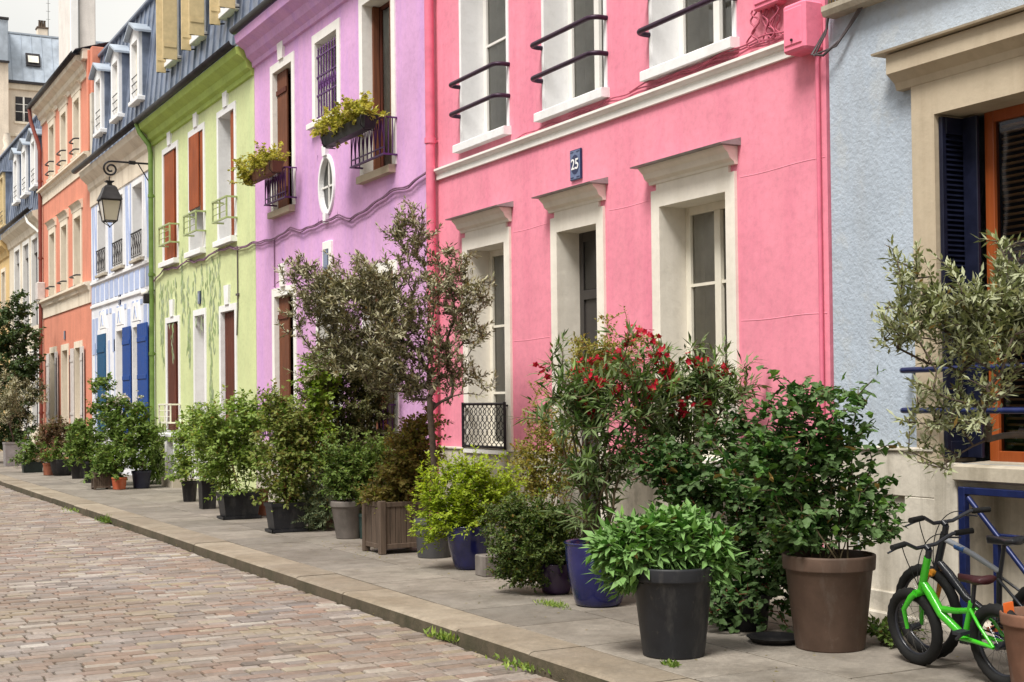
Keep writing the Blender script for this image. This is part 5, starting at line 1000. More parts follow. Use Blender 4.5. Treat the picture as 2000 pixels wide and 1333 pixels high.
# ------------------------------------------------------------------ street lamp on its wall bracket
for o in bpy.data.objects:
    if o.name.startswith('row_house'): o['group'] = 'terraced houses along the street'
def street_lamp():
    cx, cy, zt = 6.38, 30.72, 6.62
    r = empty('street_lamp', (D, cy+.1, 6.9), 'black four-sided lantern hanging from a scrolled wall bracket on the white house', 'street lamp')
    b = mb('iron'); zb = 7.05
    R_ = .17; P = [(D+.02, cy, zb), (cx+R_*.3, cy, zb)]
    for k in range(1, 30):
        a = PI/2+k*PI*2.0*1.55/29; rr = R_*(1-.72*k/29)
        P.append((cx+.03+rr*math.cos(a)*1.0, cy, zb-R_+rr*math.sin(a)+.0))
    b.tube(P, .022, 8); b.lathe([(0, -.03), (.03, 0), (0, .03)], P[-1], 8)
    b.tube([(7.0, cy, zb), (D+.02, cy, zb-.52)], .013, 6); b.box(6.80, 6.95, cy-.03, cy+.03, zb-.04, zb+.04, .01); b.box(D-.03, D+.01, cy-.05, cy+.05, zb-.62, zb+.10, .01)
    b.tube([(cx, cy, zb-2*R_), (cx, cy, zt)], .014, 8); b.build('bracket', r)
    n = 4
    def ring(h, z): return [(cx+h*math.cos(PI/4+k*PI/2)*1.414, cy+h*math.sin(PI/4+k*PI/2)*1.414, z) for k in range(4)]
    def frust(m, sec, caps=True):
        vs = []; 
        for h, z in sec: vs += ring(h, z)
        fs = [(i*4+k, i*4+(k+1) % 4, i*4+4+(k+1) % 4, i*4+4+k) for i in range(len(sec)-1) for k in range(4)]
        if caps: fs += [(3, 2, 1, 0), tuple(len(vs)-4+k for k in range(4))]
        m.add(vs, fs, False)
    h = mb('gutter'); frust(h, [(.235, zt-.44), (.235, zt-.42), (.17, zt-.27), (.135, zt-.16), (.10, zt-.12), (.05, zt-.10), (.045, zt-.05), (.09, zt-.03), (.09, zt-.01), (.04, zt)]); h.build('lantern_cap', r)
    c = mb('iron'); a, b2 = ring(.205, zt-.45), ring(.135, zt-.90)
    for k in range(4): c.tube([a[k], b2[k]], .012, 5); c.tube([a[k], a[(k+1) % 4]], .014, 5); c.tube([b2[k], b2[(k+1) % 4]], .014, 5); c.tube([b2[k], (cx, cy, zt-1.02)], .009, 5)
    c.lathe([(0, -.03), (.022, -.01), (0, .02)], (cx, cy, zt-1.02), 8); c.build('lantern_frame', r)
    g = mb('lantern_glass'); frust(g, [(.197, zt-.455), (.13, zt-.89)]); g.build('lantern_glass', r)
street_lamp()
# small spotlight/junction by the drainpipe
s = mb('pvc_white'); s.lathe([(0, -.1), (.09, -.07), (.09, .05), (0, .08)], (D-.20, 30.55, 4.15), 14); s.mat('iron'); s.box(D-.26, D-.03, 30.38, 30.5, 3.9, 4.12, .02); s.tube([(D-.2, 30.5, 4.15), (D, 30.5, 4.2)], .02, 6)
tag(s.build('wall_light'), 'small white floodlight fixed beside the green drainpipe', 'wall light')

# ------------------------------------------------------------------ plants
LEAF = {  # mat, length, half width, per twig, twig length, pitch, droop, curl, stem mat, jitter
 'olive': ('lf_olive', .070, .0115, 17, .22, .75, .0, .1, 'bark'), 'olive2': ('lf_olive2', .066, .0100, 16, .20, .8, .0, .1, 'bark'), 'olive_far': ('lf_olive', .10, .020, 16, .35, .9, .0, .1, 'bark'),
 'oleander': ('lf_oleander', .135, .0125, 13, .26, .62, .15, .2, 'stem'), 'currant': ('lf_currant', .072, .031, 8, .24, 1.0, .35, .3, 'stem'), 'bramble': ('lf_bramble', .072, .031, 8, .22, 1.0, .5, .3, 'redstem'),
 'lance': ('lf_lance', .105, .021, 11, .15, .85, .35, .35, 'stem'), 'box': ('lf_box', .034, .0115, 15, .13, .9, .1, .2, 'stem'), 'nandina': ('lf_nandina', .048, .0125, 24, .26, 1.1, .05, .2, 'stem'),
 'spiraea': ('lf_spiraea', .042, .013, 18, .24, .9, .0, .2, 'redstem'), 'copper': ('lf_copper', .058, .019, 12, .16, .9, .1, .2, 'redstem'), 'bright': ('lf_bright', .042, .014, 13, .14, .95, .15, .2, 'stem'),
 'hazel': ('lf_hazel', .068, .024, 9, .19, 1.0, .35, .3, 'stem'), 'redhazel': ('lf_redhazel', .068, .023, 9, .19, 1.0, .3, .3, 'redstem'), 'mid': ('lf_mid', .055, .018, 10, .16, .9, .2, .3, 'stem'),
 'myrtle': ('lf_myrtle', .048, .014, 22, .18, .9, .1, .2, 'bark'), 'needle': ('lf_needle', .055, .0055, 40, .18, .75, .0, .0, 'stem'), 'lime': ('lf_lime', .06, .024, 10, .16, 1.0, .4, .3, 'stem'),
 'mid_far': ('lf_mid', .085, .032, 12, .22, 1.0, .2, .3, 'stem'), 'bright_far': ('lf_bright', .085, .034, 12, .22, 1.0, .2, .3, 'stem'), 'red_far': ('lf_red', .085, .030, 12, .22, 1.0, .2, .3, 'redstem'),
 'rose_far': ('lf_mid', .085, .034, 12, .22, 1.0, .2, .3, 'stem'), 'hazel_far': ('lf_hazel', .075, .028, 10, .20, 1.0, .3, .3, 'stem'), 'grass_far': ('lf_bright', .30, .010, 7, .30, .3, .1, .2, 'stem'),
 'ivy': ('lf_ivy', .11, .045, 16, .35, 1.0, .4, .3, 'bark'), 'weedleaf': ('lf_mid', .05, .016, 8, .10, .8, .0, .2, 'stem'), 'flowerbox': ('lf_flowerbox', .058, .027, 13, .12, 1.0, .2, .2, 'stem'),
}
def unit(a): return a/np.maximum(np.linalg.norm(a, axis=-1, keepdims=True), 1e-9)
def leaf_arrays(P, A, Nn, Lh, Wh, curl):
    """P base, A axis, Nn normal -> folded 5-vertex leaves"""
    S = unit(np.cross(A, Nn)); n = len(P); Lh = Lh[:, None]; Wh = Wh[:, None]
    up_ = unit(np.cross(S, A)); dn = -up_
    b = P; m = P+A*Lh*.48-up_*Wh*.25; t = P+A*Lh+dn*Lh*curl*.35; l = P+A*Lh*.46+S*Wh; r_ = P+A*Lh*.46-S*Wh
    V = np.stack([b, l, m, r_, t], 1).reshape(-1, 3); k = (np.arange(n)*5)[:, None, None]
    F = (np.array([[0, 2, 1], [0, 3, 2], [1, 2, 4], [2, 3, 4]])[None]+k).reshape(-1, 3); return V, F
def lobed_arrays(P, A, Nn, Lh, Wh, curl):
    """broad 3-lobed leaves, 8 vertices"""
    S = unit(np.cross(A, Nn)); n = len(P); Lh = Lh[:, None]; Wh = Wh[:, None]; U = unit(np.cross(S, A))
    pts = [P, P+A*Lh*.30+S*Wh*1.15-U*Wh*.3, P+A*Lh*.52+S*Wh*.70, P+A*Lh*.78+S*Wh*.55-U*Wh*.15, P+A*Lh*1.02-U*Lh*curl*.3, P+A*Lh*.78-S*Wh*.55-U*Wh*.15, P+A*Lh*.52-S*Wh*.70, P+A*Lh*.30-S*Wh*1.15-U*Wh*.3, P+A*Lh*.5-U*Wh*.28]
    V = np.stack(pts, 1).reshape(-1, 3); k = (np.arange(n)*9)[:, None, None]
    F = (np.array([[0, 8, 1], [1, 8, 2], [2, 8, 3], [3, 8, 4], [4, 8, 5], [5, 8, 6], [6, 8, 7], [7, 8, 0]])[None]+k).reshape(-1, 3); return V, F
def sample_blobs(blobs, n, rng, shell_=.55, xmax=7.2, zmin=.03):
    w_ = np.array([b[3]*b[4]*b[5] for b in blobs])**.72; w_ /= w_.sum(); out = []
    while len(out) < n:
        b = blobs[rng.choice(len(blobs), p=w_)]; d = rng.normal(size=3); d /= np.linalg.norm(d); rr = rng.random()**(shell_) * rng.uniform(.86, 1.12)*(1.28 if rng.random() < .09 else 1)
        u, v, z = d[0]*b[3]*rr, d[1]*b[4]*rr, d[2]*b[5]*rr
        x = b[0]+u*math.cos(YAW)+v*math.sin(YAW); y = b[1]-u*math.sin(YAW)+v*math.cos(YAW); zz = b[2]+z
        if x > xmax: x = xmax-rng.random()*.25
        if zz < zmin: continue
        out.append((x, y, zz))
    return np.array(out)
def skeleton(base, stems, targets, rng, seg=.10, skip=0):
    nodes = [np.array(s[0]) for s in stems]; par = [-1]*len(stems); pl = [0.0]*len(stems)
    for i, s in enumerate(stems):
        prev = i
        for p in s[1:]: nodes.append(np.array(p)); par.append(prev); pl.append(pl[prev]+np.linalg.norm(nodes[-1]-nodes[prev])); prev = len(nodes)-1
    cap = len(nodes)+len(targets)*8; A = np.zeros((cap, 3)); A[:len(nodes)] = nodes; PLn = np.zeros(cap); PLn[:len(nodes)] = pl; n = len(nodes)
    order = np.argsort(np.linalg.norm(targets-base, axis=1)); tips = []
    for t in targets[order]:
        d = np.linalg.norm(A[:n]-t, axis=1); below = np.maximum(A[:n, 2]-t[2], 0)*.5
        c = d+.18*PLn[:n]+below; c[:skip] += 50; k = int(np.argmin(c)); dd = d[k]; m = min(7, max(1, int(dd/seg))); prev = k; a = A[k].copy()
        bow = np.array([0, 0, (.07 if skip else -.10)*dd])+rng.normal(size=3)*.04*dd
        for q in range(1, m+1):
            s = q/m; p = a*(1-s)+t*s+bow*4*s*(1-s)
            A[n] = p; par.append(prev); PLn[n] = PLn[prev]+np.linalg.norm(p-A[prev]); prev = n; n += 1
        tips.append(prev)
    return A[:n].copy(), np.array(par), np.array(tips)
def tubes_np(A, par, rad, sides=5):
    e = np.where(par >= 0)[0]; p0 = A[par[e]]; p1 = A[e]; r0 = rad[par[e]]; r0 = np.minimum(r0, rad[e]*1.25); r1 = rad[e]; d = unit(p1-p0)
    a = np.where(np.abs(d[:, 2:3]) < .9, np.array([[0, 0, 1.]]), np.array([[1., 0, 0]])); u = unit(np.cross(d, a)); v = np.cross(d, u); V = []
    for (c, r) in ((p0, r0), (p1, r1)):
        for k in range(sides): t = 2*PI*k/sides; V.append(c+(u*math.cos(t)+v*math.sin(t))*r[:, None])
    V = np.stack(V, 1).reshape(-1, 3); m = 2*sides; base = (np.arange(len(e))*m)[:, None, None]
    F = (np.array([[k, (k+1) % sides, sides+(k+1) % sides, sides+k] for k in range(sides)])[None]+base).reshape(-1, 4); return V, F
def grow(root, base, blobs, leaf, ntw, r0, nst, seed, extra=None, xmax=7.2, zmin=.03, spread=.12):
    rng = np.random.default_rng(seed); mat, Lh, Wh, per, tl, pitch, droop, curl, smat = LEAF[leaf]
    dense = leaf in ('lance', 'box', 'flowerbox', 'needle', 'nandina'); per_c = 3 if dense else 7
    Cn = sample_blobs(blobs, max(6, ntw//per_c), rng, .45 if dense else .62, xmax, zmin)
    sg = .03 if leaf in ('lance', 'box') else (min(.11, .055+.03*tl/.2) if not leaf.endswith('far') else .10)
    T = np.repeat(Cn, per_c, axis=0)[:max(6, ntw)]; T = T+rng.normal(size=T.shape)*np.array([sg, sg, sg*.8]); T = T[(T[:, 0] < xmax) & (T[:, 2] > zmin)]
    base = np.array(base, float); stems = []
    cen = np.average(np.array([b[:3] for b in blobs]), axis=0, weights=[b[3]*b[5] for b in blobs])
    fk = extra if isinstance(extra, tuple) else None; extra = None if fk else extra
    if nst == 1:
        low = min(b[2]-b[5]*.5 for b in blobs); fork = np.array([base[0]*.55+cen[0]*.45, base[1]*.55+cen[1]*.45, max(base[2]+.25, (cen[2]-base[2])*.42+base[2])])
        if fk: fork = np.array(fk[1:])
        n = 9; s = []
        for k in range(n+1): q = k/n; p = base*(1-q)+fork*q+np.array([.02*math.sin(q*5), .02*math.cos(q*4)-.02, 0])*min(1, q*3); s.append(p)
        stems.append(s)
    else:
        for k in range(nst):
            a = 2*PI*k/nst+rng.random(); rr = spread*rng.uniform(.2, .8); b0 = base+np.array([math.cos(a)*rr, math.sin(a)*rr, -.03]); b = blobs[k % len(blobs)]
            tgt = np.array(b[:3])+rng.normal(size=3)*.15*np.array([b[3], b[4], b[5]]); s = []
            for q in np.linspace(0, .85, 8): p = b0*(1-q)+tgt*q; p[2] += .25*q*(1-q)*abs(tgt[2]-b0[2]); p[:2] += rng.normal(size=2)*.008; s.append(p)
            stems.append(s)
    A, par, tips = skeleton(base, stems, T, rng, skip=7 if nst == 1 else 0)
    cnt = np.zeros(len(A)); cnt[tips] = 1
    for i in range(len(A)-1, -1, -1):
        if par[i] >= 0: cnt[par[i]] += cnt[i]
    rt_ = .0022 if Lh < .07 else .003
    rad = rt_+(r0-rt_)*np.minimum(1, (cnt/max(cnt.max(), 1)))**.48
    if nst > 1: rad = rt_+(r0-rt_)*np.minimum(1, cnt/(len(T)/nst*1.2))**.55
    V, F = tubes_np(A, par, rad); npmesh('stems' if nst > 1 else 'trunk', V, F, smat, root, True)
    # leaves along the outer ends of the twigs
    nt_ = len(tips); pdir = unit(A[tips]-A[par[tips]]); ii = np.repeat(np.arange(nt_), per); s = np.tile(np.arange(per)/per, nt_)+rng.random(nt_*per)*.6/per
    tip = A[tips][ii]; d = unit(pdir[ii]+rng.normal(size=(len(ii), 3))*.12); bend = np.array([0, 0, -.25*droop])
    P = tip-d*(s*tl)[:, None]+tl*.25*d
    a0 = np.where(np.abs(d[:, 2:3]) < .9, np.array([[0, 0, 1.]]), np.array([[1., 0, 0]])); u = unit(np.cross(d, a0)); v = np.cross(d, u); ph = np.tile(np.arange(per), nt_)*2.399+np.repeat(rng.random(nt_)*6.28, per)
    side = u*np.cos(ph)[:, None]+v*np.sin(ph)[:, None]; pit = pitch*(.35+.9*np.minimum(1, s*1.6+.1))[:, None]
    if leaf == 'nandina': side = unit(side*np.array([1, 1, .25])); 
    ax = unit(d*np.cos(pit)+side*np.sin(pit)+np.array([[0, 0, -droop]])+rng.normal(size=side.shape)*.12)
    nn = np.array([[0, 0, 1.]])+rng.normal(size=side.shape)*.35+d*.3; Ls = Lh*rng.uniform(.45, 1.2, len(ii)); Ws = Wh*rng.uniform(.75, 1.15, len(ii))
    f = lobed_arrays if leaf in ('currant', 'bramble') else leaf_arrays
    keep = (P[:, 0] < 7.26) & (P[:, 2] > .01)
    V, F = f(P[keep], ax[keep], nn[keep], Ls[keep], Ws[keep], curl); npmesh('foliage', V, F, mat, root)
    if extra:
        ord_ = np.argsort(-(T[:, 2]+rng.random(len(T))*.9)); tt = A[tips]; k = max(6, int(len(tt)*(.075 if extra == 'redflower' else .08)))
        wgt = tt[:, 2]*.55-.35*(tt[:, 0]*.47+tt[:, 1]*.88)+rng.random(len(tt))*1.7; top = tt[np.argsort(-wgt)[:k]]
        P = []; 
        for c in top:
            for q in range(rng.integers(5, 12)): P.append(c+rng.normal(size=3)*.034+np.array([0, 0, .03]))
        P = np.repeat(np.array(P), 5, axis=0); n = len(P); ph = np.tile(np.arange(5)*2*PI/5, n//5); tilt = np.repeat(unit(rng.normal(size=(n//5, 3))+np.array([-.6, -.3, .9])), 5, axis=0)
        a0 = np.array([[0, 0, 1.]]); u = unit(np.cross(tilt, a0+.01)); v = np.cross(tilt, u); ax = unit(u*np.cos(ph)[:, None]+v*np.sin(ph)[:, None]+tilt*.25)
        kk = 1.0 if extra == 'redflower' else 1.1
        V, F = leaf_arrays(P, ax, tilt, np.full(n, .031*kk), np.full(n, .0145*kk), .1); npmesh('flowers', V, F, 'petal_red' if extra == 'redflower' else 'petal_white', root)

def make_pot(root, kind, x, y, h, tw, bw, mat):
    R1, R0 = tw/2, bw/2; soil_z = h*.9
    if kind == 'round':
        p = mb(mat, True); rim = h*.16; g = .012+h*.02
        p.lathe([(0, .002), (R0*.9, .002), (R0*.98, 0), (R0, .012), (R0+(R1*.93-R0)*.97, h-rim-.004), (R1*.935, h-rim), (R1*.98, h-rim+.002), (R1*.985, h-rim+.012), (R1, h-.015), (R1*.995, h-.004), (R1*.97, h), (R1*.93, h-.004), (R1*.90, h*.8), (R1*.88, h*.78)], (x, y, 0), 48)
        p.build('pot', root); s_ = mb('soil', True); s_.lathe([(0, soil_z+.02), (R1*.5, soil_z+.01), (R1*.915, soil_z-.01)], (x, y, 0), 24); s_.build('soil', root)
    elif kind == 'vase':
        p = mb(mat, True); prof = [(0, .002), (R0*.92, .002), (R0, .012)]
        for q in np.linspace(.05, .95, 14): prof.append((R0+(R1-R0)*math.sin(q*PI/2)**.9, h*q))
        prof += [(R1*1.0, h*.97), (R1*1.03, h*.985), (R1*1.03, h), (R1*.99, h+.004), (R1*.94, h-.01), (R1*.9, h*.85)]
        p.lathe(prof, (x, y, 0), 48); p.build('pot', root); s_ = mb('soil', True); s_.lathe([(0, soil_z+.01), (R1*.93, soil_z)], (x, y, 0), 24); s_.build('soil', root)
    elif kind == 'bowl':
        p = mb(mat, True); p.lathe([(0, .002), (R0*.9, 0), (R0, .02)]+[(R0+(R1-R0)*math.sin(q*PI/2), h*q) for q in (.2, .4, .6, .8, .95)]+[(R1*1.03, h), (R1*.96, h), (R1*.9, h*.8)], (x, y, 0), 40); p.build('pot', root)
        s_ = mb('soil', True); s_.lathe([(0, soil_z), (R1*.93, soil_z-.01)], (x, y, 0), 24); s_.build('soil', root)
    elif kind in ('square', 'rect', 'recttray'):
        kx = 1 if kind == 'square' else .62; z0 = .045 if kind == 'recttray' else 0   # long side faces the street axis's cross direction
        ux, uy = math.cos(.0), math.sin(.0)
        p = mb(mat)
        def ring(a, b, z): return [(x+sx*a, y+sy*b, z) for sx, sy in ((-1, -1), (1, -1), (1, 1), (-1, 1))]
        a1, b1, a0, b0 = R1, R1*kx, R0, R0*kx; rim = min(.05, h*.12)
        sec = [(a0, b0, z0), (a0+(a1-a0)*.9, b0+(b1-b0)*.9, h-rim), (a1+.008, b1+.008, h-rim), (a1+.012, b1+.012, h), (a1-.014, b1-.014, h), (a1-.02, b1-.02, h-.07)]
        vs = []
        for s in sec: vs += ring(*s)
        p.add(vs, [(i*4+k, i*4+(k+1) % 4, i*4+4+(k+1) % 4, i*4+4+k) for i in range(len(sec)-1) for k in range(4)]+[(3, 2, 1, 0)], False); p.build('pot', root)
        s_ = mb('soil'); s_.add(ring(a1-.016, b1-.016, h-.05), [(0, 1, 2, 3)]); s_.build('soil', root)
        if z0: t = mb(mat); t.box(x-a1*.98, x+a1*.98, y-b1*.98, y+b1*.98, .008, .022, .004); t.box(x-a1*1.0, x-a1*.96, y-b1, y+b1, .012, .045); t.box(x+a1*.96, x+a1, y-b1, y+b1, .012, .045); t.box(x-a1, x+a1, y-b1, y-b1*.95, .012, .045); t.box(x-a1, x+a1, y+b1*.95, y+b1, .012, .045); t.build('tray', root)
    elif kind == 'crate':
        p = mb(mat); a = R1*.93; b = a*.9; t = .035 if h > .4 else .02; lg = .06 if h > .4 else .035
        for sx in (-1, 1):
            for sy in (-1, 1): p.box(x+sx*a-lg*.6, x+sx*a+lg*.6, y+sy*b-lg*.6, y+sy*b+lg*.6, 0, h, .006)
        n = 7
        for k in range(n):
            w1 = (2*a-lg)/n; xa = x-a+lg/2+k*w1
            for sy in (-1, 1): p.box(xa+.003, xa+w1-.003, y+sy*b-.012, y+sy*b+.012, h*.13, h*.93, .003)
            w2 = (2*b-lg)/n; ya = y-b+lg/2+k*w2
            for sx in (-1, 1): p.box(x+sx*a-.012, x+sx*a+.012, ya+.003, ya+w2-.003, h*.13, h*.93, .003)
        for zz in (h*.10, h*.88):
            for sy in (-1, 1): p.box(x-a+lg*.6, x+a-lg*.6, y+sy*b-.022, y+sy*b+.022, zz, zz+h*.09, .004)
            for sx in (-1, 1): p.box(x+sx*a-.022, x+sx*a+.022, y-b+lg*.6, y+b-lg*.6, zz, zz+h*.09, .004)
        p.build('crate', root); s_ = mb('soil'); s_.box(x-a+.02, x+a-.02, y-b+.02, y+b-.02, h*.12, h*.9); s_.build('soil', root)

for i, (name, label, cat, group, pot, blobs, leaf, ntw, r0, nst, extra) in enumerate(PLANTS):
    kind, x, y, h, tw, bw, mat = pot
    r = empty(name, (x, y, 0), label, cat, group)
    if kind != 'none': make_pot(r, kind, x, y, h, tw, bw, mat)
    if blobs: grow(r, (x, y, h*.85), blobs, leaf, ntw, r0, nst, 100+i, extra, spread=max(.05, tw*.35))
def cane(x0, y0, z0, x1, y1, z1, lab):
    c = mb('cane', True); c.tube([(x0, y0, z0), ((x0+x1)/2+.01, (y0+y1)/2, (z0+z1)/2), (x1, y1, z1)], .009, 7); tag(c.build('plant_stake'), lab, 'plant stake')
cane(5.80, 19.18, .30, 5.62, 19.30, 1.15, 'pale bamboo stake leaning in the first black trough planter')
cane(6.0, 16.95, .32, 6.05, 17.0, 1.75, 'upright thin stake standing in the second black trough planter')

# balcony flower boxes
def flower_box(y0, y1, z, label, mat, seed):
    r = empty('flower_box', (D-.40, (y0+y1)/2, z), label, 'flower box', 'flower boxes hooked on the purple balcony rails'); x = D-.42
    b = mb(mat); vs = []
    for (hx, zz, e) in ((.07, z-.16, .06), (.10, z, 0), (.085, z, .012), (.06, z-.1, .07)):
        vs += [(x-hx, y0+e, zz), (x+hx, y0+e, zz), (x+hx, y1-e, zz), (x-hx, y1-e, zz)]
    b.add(vs, [(i*4+k, i*4+(k+1) % 4, i*4+4+(k+1) % 4, i*4+4+k) for i in range(3) for k in range(4)]+[(3, 2, 1, 0), (12, 13, 14, 15)], False); b.build('trough', r)
    for yy in (y0+.12, y1-.12):
        br = mb('iron'); br.tube([(D-.27, yy, z+.01), (x+.11, yy, z+.01), (x-.11, yy, z+.005), (x-.11, yy, z-.12), (x-.05, yy, z-.18), (x+.09, yy, z-.18)], .008, 5); br.build('hanger', r)
    n = 6; blobs = [(x-.03, y0+(y1-y0)*(k+.5)/n, z+.10, (y1-y0)/n*.8, .17, .15) for k in range(n)]+[(x-.10, y0+(y1-y0)*.75, z-.02, .3, .12, .13)]
    grow(r, (x, (y0+y1)/2, z-.02), blobs, 'flowerbox', 230, .004, 6, seed, xmax=D-.05, zmin=z-.2, spread=(y1-y0)*.4)
flower_box(16.75, 18.45, 5.46, 'longer yellow-green flower box on the upper right balcony of the purple house', 'black', 301)
flower_box(20.6, 22.2, 5.47, 'smaller yellow-green flower box on the upper left balcony of the purple house', 'brownpot', 302)

# saucer, concrete block, weeds, loose leaves
s = mb('black', True); s.lathe([(0, .002), (.15, .002), (.18, .035), (.19, .04), (.175, .036), (.145, .012), (0, .012)], (5.92, 7.36, 0), 36); tag(s.build('pot_saucer'), 'flat black plastic saucer lying between the dark grey and brown pots', 'saucer')
s = mb('greypot'); s.box(5.80, 6.02, 11.45, 11.66, 0, .20, .01); tag(s.build('concrete_block'), 'small concrete block beside the shorter cobalt blue pot', 'block')
def tuft(x, y, z, n, rad, h, label, mat='lf_bright', leafy=False, seed=1):
    rng = np.random.default_rng(seed); P = np.column_stack([x+rng.normal(size=n)*rad*.35, y+rng.normal(size=n)*rad, np.full(n, z)]); a = rng.normal(size=(n, 3))*.55+np.array([0, 0, .8]); a[:, 2] = np.abs(a[:, 2]); a = unit(a)
    V, F = leaf_arrays(P, a, rng.normal(size=(n, 3)), h*rng.uniform(.5, 1.2, n), np.full(n, .010 if leafy else .0035), .6); o = npmesh('weed_tuft' if rad < .15 else 'gutter_weeds', V, F, mat); tag(o, label, 'weed' if rad < .15 else 'weeds', kind='stuff' if rad >= .10 else None)
tuft(4.30, 21.0, -.09, 160, .16, .11, 'leafy weed growing against the kerb far along the gutter', 'lf_bright', True, 1)
tuft(4.29, 9.15, -.09, 120, .10, .07, 'green weed at the foot of the kerb in the middle distance', 'lf_hazel', True, 2)
tuft(4.27, 7.9, -.09, 90, .16, .05, 'mossy weeds at the kerb foot nearest the camera', 'lf_hazel', True, 3)
tuft(5.47, 9.6, -.004, 240, .10, .055, 'grass tuft sprouting between slabs in front of the taller cobalt pot', 'lf_hazel', False, 4)
tuft(4.86, 7.05, -.004, 60, .05, .05, 'tiny weed below the big dark grey pot', 'lf_bright', True, 5)
tuft(4.30, 23.6, -.09, 60, .25, .06, 'sparse weeds furthest along the kerb foot', 'lf_hazel', True, 8)
rng = np.random.default_rng(9); n = 420; P = np.column_stack([rng.uniform(4.8, 7.1, n), rng.uniform(5.5, 24, n), np.full(n, .004)]); P[:120] = np.column_stack([rng.normal(5.75, .15, 120), rng.normal(14.4, .5, 120), np.full(120, .004)])
P[120:200] = np.column_stack([rng.uniform(4.15, 4.3, 80), rng.uniform(5, 24, 80), np.full(80, -.083)])
a = rng.normal(size=(n, 3))*np.array([1, 1, .08]); V, F = leaf_arrays(P, unit(a), np.tile([0, 0, 1.], (n, 1))+rng.normal(size=(n, 3))*.2, rng.uniform(.012, .035, n), rng.uniform(.004, .010, n), .3)
tag(npmesh('fallen_leaves', V, F, 'lf_copper'), 'small brown fallen leaves scattered over the pavement', 'fallen leaves', kind='stuff')

